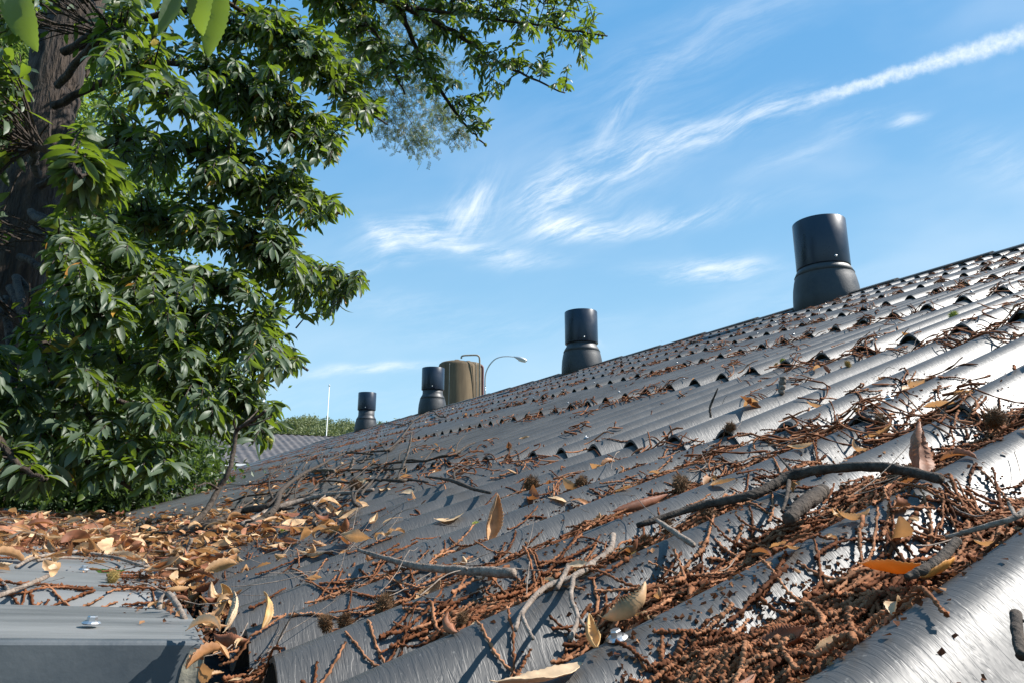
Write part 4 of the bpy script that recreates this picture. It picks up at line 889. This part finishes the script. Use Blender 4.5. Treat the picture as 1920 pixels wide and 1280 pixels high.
stick('twig', [[(1905, 1150, .01, .003), (1908, 1190, .008, .003), (1915, 1230, .006, .0025)]], 'thin dark twig on the biggest rib at the right edge', 'twig_dark')
for i, (px, py) in enumerate(((470, 930), (520, 880), (560, 935), (600, 905), (640, 870), (690, 880), (720, 840), (740, 900), (590, 960), (660, 940), (500, 965), (800, 860), (850, 845), (860, 905), (455, 950), (490, 905), (540, 870), (560, 900), (610, 880), (630, 930), (575, 850), (680, 860), (700, 905), (745, 865), (520, 935), (650, 900))):
    a = rng.normal(-.5, .5); q = [(px+math.cos(a)*t+rng.normal(0, 5), py+math.sin(a)*t*.5+rng.normal(0, 3), rng.uniform(.01, .05), .0055*(1-abs(t)/150)) for t in (-60, -30, 0, 30, 60)]
    m_ = q[2]; stick('twig', [q, [(m_[0], m_[1], m_[2], .004), (m_[0]+rng.normal(12, 8), m_[1]-rng.uniform(8, 22), .04, .003), (m_[0]+rng.normal(26, 12), m_[1]-rng.uniform(16, 40), .05, .002)]], 'thin dark dead twig tangled near the dead branch on the dark sheets', 'twig_dark', 'thin dead twigs tangled left of centre')
Vs, Fs, Rs, off = [], [], [], 0            # fine straws and twiglets in the litter
for _ in range(330):
    c = CL[rng.integers(0, len(CL))] if rng.random() < .45 else (rng.uniform(0, 700), rng.uniform(955, 1020), 40, 12, 0, 0, .02)
    p = hit(*gauss_px(c[0], c[1], c[2], c[3], c[4]))
    if p[1] > 10 or (p[0] < LX and p[1] > LYE-.2) or np.linalg.norm(p) < .75: continue
    Ln = rng.uniform(.03, .16); P = catkin_path(p[0], p[1], rng.uniform(0, 6.28), Ln, 8, rng.normal(0, 4), rng.random()*.02, .3); P[:, 2] += np.linspace(0, rng.uniform(-.3, 1)*Ln*.3, 8).clip(0)
    V, Fc = tube_np(P, np.linspace(1, .6, 8)*rng.uniform(.0005, .0011), 5, .2); Vs.append(V); Fs.append(Fc+off); off += len(V)
tag(mesh_obj('twiglet_litter', np.vstack(Vs), np.vstack(Fs), M['twig'], None), 'thin pale twiglets and straws strewn through the litter', 'twiglets', kind='stuff')
#PART3
# ------------------------------------------------------------------ trees
def leaf_templates(n, Ln=1.0, seed=0, w=.36, nx=5):
    r2 = np.random.default_rng(seed); o = []
    for _ in range(n):
        V, Fc = leaf_shape(1.0, w*r2.uniform(.85, 1.15), nx, 1, r2.uniform(-.9, .1), r2.uniform(.1, .6), r2.normal(0, .5), .06 if nx > 8 else 0, 0)
        o.append((V, Fc))
    return o
tree = empty('chestnut_tree', (-1.75, 6.6, -3), 'big sweet chestnut tree with dark leaves leaning over the metal roof at left', 'tree')
DT = 6.6
tr_px = [(62, 330, .225), (102, 150, .21), (146, 0, .20), (196, -180, .19), (240, -400, .16)]
P = [np.array([-1.75, 6.6, -3.1]), np.array([-1.55, 6.6, -1.8]), np.array([-1.25, 6.6, -.4])]+[at_y(2, 560, DT)]+[at_y(a, b, DT) for a, b, _ in tr_px]
rad = [.37, .30, .27, .25]+[c for _, _, c in tr_px]
sp = spline(np.column_stack([np.array(P), rad]), 10); 
Q = sp[:, :3]+rng.normal(0, .008, (len(sp), 3)); V, Fc = tube(Q, sp[:, 3], 28, .06); mesh_obj('trunk', V, Fc, M['bark'], tree)
trunk_pts = sp[:, :3]
# main boughs: pixel path with distances; rebuilt as real limbs
bo = [[(60, 430, 6.3), (200, 405, 5.8), (420, 430, 5.4), (560, 490, 5.2), (690, 528, 5.1)],
      [(40, 480, 6.3), (200, 560, 5.4), (400, 600, 4.9), (500, 640, 4.7), (575, 696, 4.6)],
      [(30, 520, 6.3), (150, 640, 5.2), (300, 700, 4.8), (440, 740, 4.6), (520, 800, 4.5)],
      [(70, 350, 6.4), (250, 260, 6.0), (450, 330, 5.6), (640, 402, 5.4)],
      [(100, 200, 6.4), (300, 120, 6.1), (500, 180, 5.8), (640, 285, 5.6)],
      [(120, 100, 6.5), (350, 20, 6.4), (560, 110, 6.4), (725, 235, 6.4)],
      [(150, 0, 6.5), (450, -60, 6.8), (750, 10, 7.4), (950, 40, 7.9), (1140, 70, 8.2)],
      [(750, 10, 7.4), (850, 60, 7.6), (940, 120, 7.8), (1060, 175, 8.0)], [(750, 10, 7.4), (790, 110, 7.5), (860, 220, 7.6), (912, 275, 7.6)],
      [(450, -60, 6.8), (600, -50, 7.2), (700, 60, 7.2), (760, 180, 7.3)],
      [(20, 540, 6.3), (90, 700, 4.6), (200, 800, 4.1), (320, 880, 3.9)], [(10, 560, 6.2), (40, 760, 4.4), (150, 850, 3.9), (250, 920, 3.8)],
      [(10, 560, 6.2), (-40, 700, 4.2), (10, 840, 3.7), (80, 900, 3.6)], [(60, 400, 6.3), (110, 450, 4.6), (150, 540, 4.0), (220, 620, 3.8)],
      [(70, 330, 6.3), (60, 280, 4.4), (110, 290, 3.6), (150, 330, 3.4)], [(60, 400, 6.3), (220, 470, 4.8), (330, 640, 4.4), (400, 780, 4.2)],
      [(110, 160, 6.4), (200, 60, 5.4), (260, 90, 4.8), (330, 200, 4.6)], [(120, 100, 6.5), (330, -30, 6.0), (480, 40, 5.8), (600, 120, 5.8)],
      [(30, 520, 6.3), (60, 620, 4.4), (180, 720, 4.0), (300, 790, 3.9)], [(60, 430, 6.3), (200, 500, 5.0), (300, 540, 4.8), (420, 540, 4.8)]]
allp = []; LB = []
for pl in bo:
    A = np.array([at_dist(*q) for q in pl]); S_ = spline(A, 10); allp.append(S_[int(len(S_)*.32):] if pl[0][2] < 7.3 else S_); r0 = .028 if pl[0][2] > 6.15 else .022
    V, Fc = tube(S_+rng.normal(0, .006, S_.shape), np.linspace(r0, .008, len(S_)), 8, .1); LB.append((V, Fc))
for V, Fc in LB: mesh_obj('limb', V, Fc, M['bark'], tree)
ALL = np.vstack(allp); AD = np.linalg.norm(ALL, axis=1)
def inside(px, py, poly):
    c = False; n = len(poly); j = n-1
    for i in range(n):
        if ((poly[i][1] > py) != (poly[j][1] > py)) and (px < (poly[j][0]-poly[i][0])*(py-poly[i][1])/(poly[j][1]-poly[i][1])+poly[i][0]): c = not c
        j = i
    return c
dense = [(-160, -120), (700, -120), (720, 60), (715, 225), (640, 265), (600, 300), (600, 355), (640, 395), (585, 425), (505, 450), (560, 485), (688, 512), (700, 528), (640, 560), (625, 600), (560, 590), (470, 590), (500, 650), (560, 680), (565, 700), (520, 712), (480, 730),
         (525, 765), (500, 780), (460, 770), (500, 815), (470, 835), (400, 800), (350, 820), (330, 870), (290, 905), (-160, 915)]
lacy = [(560, -120), (1060, -120), (1130, 45), (1140, 75), (1100, 125), (1055, 175), (985, 150), (940, 140), (930, 200), (905, 262), (880, 250), (850, 215), (800, 170), (740, 170), (680, 150), (600, 100)]
tw = []
def targets(poly, n, ds):
    xs = [q[0] for q in poly]; ys = [q[1] for q in poly]; c = 0
    while c < n:
        px, py = rng.uniform(min(xs), max(xs)), rng.uniform(min(ys), max(ys))
        if not inside(px, py, poly): continue
        r = ray(px, py); dd = np.linalg.norm(ALL-r*(ALL@r)[:, None], axis=1)/AD; k = np.argmin(dd+rng.uniform(0, .04, len(dd))); d = AD[k]+rng.normal(0, ds)
        tw.append((r*max(d, 3.7), ALL[k])); c += 1
targets(dense, 1400, .45); targets(lacy, 380, .4); targets([(380, 150), (640, 265), (600, 350), (650, 398), (585, 425), (560, 485), (690, 522), (640, 570), (620, 600), (470, 600), (360, 420)], 300, .3)
targets([(360, 60), (640, 20), (720, 120), (715, 225), (620, 280), (400, 240)], 260, .3); targets([(150, 330), (330, 300), (420, 500), (300, 640), (120, 600)], 160, .3)
targets([(300, 560), (520, 600), (560, 690), (500, 720), (520, 800), (430, 820), (340, 800), (280, 700)], 160, .3)
def visible_gap(p):   # keep twigs above the metal roof
    return p[2] > -.02 or p[1] > 6.3
LV, LD, LU, LSZ = [], [], [], []; tv, tf, off = [], [], 0
for tgt, src in tw:
    qx, qy = project(tgt)
    if abs(qx-(142-qy*.25)) < 66 and qy < 640 and rng.random() < .93: continue
    qx, qy = project(src)
    if abs(qx-(142-qy*.25)) < 66 and qy < 640: src = tgt-(tgt-src)/np.linalg.norm(tgt-src)*min(.5, np.linalg.norm(tgt-src))
    d = tgt-src; Ld = np.linalg.norm(d)
    if Ld > .38: src = tgt-d/Ld*.38; Ld = .4 
    mid = (src+tgt)/2+np.array([0, 0, .10*min(Ld, 1)]); S_ = spline([src, mid, tgt], 5)
    V, Fc = tube_np(S_, np.linspace(.006, .0022, len(S_)), 5, .1); tv.append(V); tf.append(Fc+off); off += len(V)
    seg = S_[-1]-S_[-4]; seg /= np.linalg.norm(seg)+1e-9; nleaf = rng.integers(8, 16); side = np.cross(seg, [0, 0, 1]); side /= np.linalg.norm(side)+1e-9
    for i in range(nleaf):
        f = i/nleaf; pos = S_[-1]-seg*.34*(1-f)*min(1, Ld/.4); sgn = 1 if i % 2 else -1
        dr = seg*(.35+.5*f)+side*sgn*(.75-.3*f)+np.array([0, 0, -.55])+rng.normal(0, .28, 3)
        LV.append(pos); LD.append(dr); LU.append(np.array([0, 0, 1.0])+rng.normal(0, .5, 3)); LSZ.append(rng.uniform(.082, .138))
LV, LD, LU, LSZ = map(np.array, (LV, LD, LU, LSZ)); 
ok = (LV[:, 2] > .06) | (LV[:, 1] > 6.4)
az = np.arctan2(LV[:, 0], LV[:, 1])-YAW; fwd = np.linalg.norm(LV[:, :2], axis=1)*np.cos(az); latv = np.linalg.norm(LV[:, :2], axis=1)*np.sin(az)
cp_, sp_ = math.cos(PITCH), math.sin(PITCH); zc = fwd*cp_+LV[:, 2]*sp_; yc = -fwd*sp_+LV[:, 2]*cp_; ppx = 960+F*latv/zc; ppy = 640-F*yc/zc
xc_ = 142-(ppy)*.25; band = (np.abs(ppx-xc_) < 62) & (ppy < 640); ok &= ~(band & (rng.random(len(ppx)) < .93))   # the leaning trunk shows between the sprays
LV, LD, LU, LSZ = LV[ok], LD[ok], LU[ok], LSZ[ok]
V, Fc, Rn = batch(leaf_templates(12, seed=4, w=.31), LV, basis(LD, LU), LSZ)
o = mesh_obj('crown', V, Fc, M['leaf'], tree, rnd=Rn); mesh_obj('twigs', np.vstack(tv), np.vstack(tf), M['bark'], tree)
# the spray nearest the camera, top left: large bright serrated leaves
near = [((30, -40, 1.25), (62, 92, 1.22), .07), ((10, -30, 1.3), (30, 62, 1.3), .05), ((300, -50, 1.5), (290, 18, 1.5), .09), ((340, -40, 1.45), (300, 58, 1.42), .08), ((395, -60, 1.5), (372, 66, 1.5), .06), ((420, -50, 1.55), (392, 98, 1.55), .05), ((345, -60, 1.5), (365, 30, 1.5), .06)]
lt = leaf_templates(4, seed=9, w=.36, nx=26); pos, dr, up, sz = [], [], [], []
for a, b_, wv_ in near:
    A, B = at_dist(*a), at_dist(*b_); pos.append(A); dr.append(B-A); up.append(-ray(b_[0], b_[1])+rng.normal(0, .3, 3)); sz.append(np.linalg.norm(B-A)*1.08)
V, Fc, Rn = batch(lt, np.array(pos), basis(np.array(dr), np.array(up)), np.array(sz), np.arange(len(pos)) % 4)
mesh_obj('near_leaves', V, Fc, M['leaf'], tree, rnd=Rn*.2+.68)
b = MB(); b.tube(spline([at_dist(240, -260, 3.4), at_dist(330, -120, 1.9), at_dist(345, -50, 1.5)], 5), .004, 6); b.tube(spline([at_dist(240, -260, 3.4), at_dist(90, -120, 1.8), at_dist(28, -38, 1.26)], 5), .004, 6); b.obj('near_twigs', M['bark'], tree)
for (px, py, d, s_) in ((1060, 8, 8, .03), (910, 272, 7.6, .026), (895, 262, 7.6, .024), (717, 208, 6.4, .028), (640, 523, 5.1, .025), (608, 590, 4.9, .026), (598, 584, 4.9, .024), (500, 820, 4.5, .022), (508, 826, 4.5, .022), (432, 795, 4.4, .022), (848, 220, 7.6, .026), (935, 80, 7.8, .028), (1000, 60, 7.9, .026), (302, 510, 4.6, .024), (880, 60, 7.6, .028), (850, 185, 7.5, .026)):
    V, Fc, rn = burr_mesh(int(px), 'green_burr', 1.0, 160); p = at_dist(px, py, d); o = mesh_obj('burr', V*s_+p, Fc, M['green_burr'], tree, smooth=False)
    a = o.data.attributes.new('rnd', 'FLOAT', 'POINT'); a.data.foreach_set('value', np.array(rn, dtype=np.float32))

def cloud_tree(name, base, crown, n, size, material, label, trunk_r=.16, cat='tree', group=None, clump=.5, w=.5, holes=.0, seed=1, nx=2, nclump=60):
    """crown: list of (centre, radii) lobes; leaves gather in clumps near the lobe surfaces"""
    r2 = np.random.default_rng(seed); t = empty(name, tuple(base), label, cat, group)
    V = []; cc = []
    for (c, rr) in crown:
        c = np.array(c); rr = np.array(rr)
        for _ in range(nclump):
            u = r2.normal(size=3); u /= np.linalg.norm(u); cc.append(c+u*rr*r2.uniform(.35, 1.0)**.6)
    cc = np.array(cc); k = r2.integers(0, len(cc), n); pos = cc[k]+r2.normal(0, clump/2, (n, 3))*[1, 1, .7]
    dr = r2.normal(size=(n, 3)); dr[:, 2] -= .5; up = r2.normal(size=(n, 3))*.6; up[:, 2] += 1
    tp = [(np.array([[0, 0, 0], [.5, -w/2, .05], [1, 0, -.05], [.5, w/2, .05]]), np.array([[0, 1, 2, 3]]))]
    V, Fc, Rn = batch(tp, pos, basis(dr, up), r2.uniform(.7, 1.3, n)*size, np.zeros(n, int)); 
    Rn = np.clip(Rn*.6+np.repeat(r2.random(len(cc))[k], 4)*.4, 0, 1) 
    mesh_obj('crown', V, Fc, M[material], t, rnd=Rn, smooth=False)
    b = MB(); c0 = np.array(crown[0][0]); b.tube(spline([np.array(base), (np.array(base)+c0)/2+r2.normal(0, .15, 3), c0], 6), np.linspace(trunk_r, trunk_r*.5, 13), 10, .08)
    for i in range(0, len(cc), max(1, len(cc)//26)): b.tube(spline([c0+(cc[i]-c0)*.02, c0+(cc[i]-c0)*.55+r2.normal(0, .1, 3), cc[i]], 4), np.linspace(trunk_r*.35, .012, 9), 6)
    b.obj('trunk', M['bark'], t); return t
def g0(px, Y): r = at_y(px, 900, Y); return (r[0], Y, -3)
G2 = 'background trees behind the chestnut'
cloud_tree('background_tree', g0(40, 13), [(at_y(30, 520, 13), (1.6, 1.5, 2.4)), (at_y(0, 200, 13), (2.0, 1.6, 2.4)), (at_y(60, -60, 13), (2.2, 1.6, 2.2))], 26000, .12, 'bg_leaf', 'sunlit light green tree seen through the gaps left of the chestnut trunk', .22, group=G2, seed=2, clump=.7)
cloud_tree('background_tree', g0(200, 16), [(at_y(190, 560, 16), (2.4, 1.6, 2.0)), (at_y(240, 700, 16), (2.2, 1.6, 1.8)), (at_y(130, 350, 16), (2.0, 1.6, 2.0))], 26000, .13, 'bg_leaf', 'bright green tree behind the lower chestnut boughs', .2, group=G2, seed=3, clump=.7)
cloud_tree('background_shrub', g0(120, 10), [(at_y(60, 860, 10), (1.6, 1.0, 1.0)), (at_y(230, 880, 10.5), (1.1, .9, .8)), (at_y(-60, 800, 10), (1.2, 1, 1.2))], 22000, .10, 'dark_leaf', 'dense green shrub behind the far edge of the metal roof', .08, 'shrub', seed=5, clump=.5)
cloud_tree('background_tree', g0(330, 22), [(at_y(300, 800, 22), (2.2, 1.5, 1.6)), (at_y(200, 760, 22), (2.4, 1.5, 2.2))], 16000, .16, 'dark_leaf', 'distant green tree low down behind the chestnut, near the farm wing', .2, group=G2, seed=6, clump=.8)
# robinia: fine pinnate foliage high behind the chestnut
rb = [(700, 60, 45), (760, 100, 50), (700, 150, 40), (770, 180, 45), (740, 240, 36), (790, 262, 26), (830, 215, 34), (820, 120, 40), (660, 110, 36), (860, 250, 18), (800, 20, 50), (690, -30, 60), (780, -60, 60)]
base = g0(40, 12.5); t = empty('robinia_tree', base, 'feathery robinia tree with fine grey green leaflets high behind the chestnut', 'tree')
pos, dr, up = [], [], []; b = MB(); top = at_y(430, -220, 12.5)
b.tube(spline([np.array(base), at_y(30, 500, 12.5), at_y(60, -200, 12.5), top], 8), np.linspace(.13, .05, 25), 10, .06)
for (px, py, s_) in rb:
    c = at_y(px, py, 12.3+rng.normal(0, .5)); b.tube(spline([top, (top+c)/2+[0, 0, .5], c], 5), np.linspace(.03, .005, 11), 6)
    for _ in range(int(s_*5.5)):
        q = c+rng.normal(0, 1, 3)*s_/F*14*.62*np.array([1, 1, .9]); a = rng.normal(0, 1, 3); a[2] = -abs(a[2])*.7-.3; a /= np.linalg.norm(a); sd = np.cross(a, rng.normal(0, 1, 3)); sd /= np.linalg.norm(sd)
        b.tube([q, q+a*.2], .0018, 3)
        for i in range(8):
            for sg in (-1, 1): pos.append(q+a*(.03+.022*i)); dr.append(sd*sg+a*.25); up.append(np.cross(a, sd)+rng.normal(0, .3, 3))
tp = [(np.array([[0, 0, 0], [.5, -.2, .0], [1, 0, 0], [.5, .2, 0]]), np.array([[0, 1, 2, 3]]))]; n = len(pos)
V, Fc, Rn = batch(tp, np.array(pos), basis(np.array(dr), np.array(up)), rng.uniform(.032, .048, n), np.zeros(n, int)); mesh_obj('crown', V, Fc, M['robinia'], t, rnd=Rn, smooth=False)
b.obj('trunk', M['bark'], t)

# wooded hill far behind
xs = np.linspace(-440, 700, 60); ys = np.linspace(150, 700, 20); XX, YY = np.meshgrid(xs, ys)
ZZ = -3.0+20*(1-np.exp(-((YY-150)/80)**2))+1.5*np.sin(XX*.02)*np.clip((YY-150)/80, 0, 1)-.2
tag(mesh_obj('hill', np.stack([XX, YY, ZZ], -1).reshape(-1, 3), grid_faces(*XX.shape), M['ground'], None), kind='structure')
pos = []; hue = []
r2 = np.random.default_rng(11)
for i in range(380):
    Yt = r2.uniform(205, 290); Xt = r2.uniform(-.08, .55)*Yt; zb = -3+20*(1-math.exp(-((Yt-150)/80)**2)); h = r2.uniform(12, 17.5); cr = r2.uniform(3.2, 5.8)
    m_ = 480; u = r2.normal(size=(m_, 3)); u /= np.linalg.norm(u, axis=1)[:, None]; u[:, 2] = np.abs(u[:, 2])*1.0-.35*r2.random(m_)
    rr = cr*(1+.16*np.sin(u[:, 0]*5+i)*np.cos(u[:, 1]*6))*r2.uniform(.82, 1.03, m_)
    pos.append(np.array([Xt, Yt, zb+h-cr*1.1])+u*rr[:, None]*[1, 1, 1.1]); hue += [r2.random()]*m_
pos = np.vstack(pos); n = len(pos); dr = r2.normal(size=(n, 3)); up = r2.normal(size=(n, 3)); up[:, 2] += .8
V, Fc, Rn = batch(tp, pos, basis(dr, up), r2.uniform(.6, 1.3, n), np.zeros(n, int)); Rn = np.repeat(np.clip(np.array(hue)*.7+r2.random(n)*.3, 0, 1), 4); V2 = V
tag(mesh_obj('woodland', V, Fc, M['wood'], None, rnd=Rn, smooth=False), 'distant wooded hill of rounded green crowns beyond the roofs', 'woodland', kind='stuff')
#END
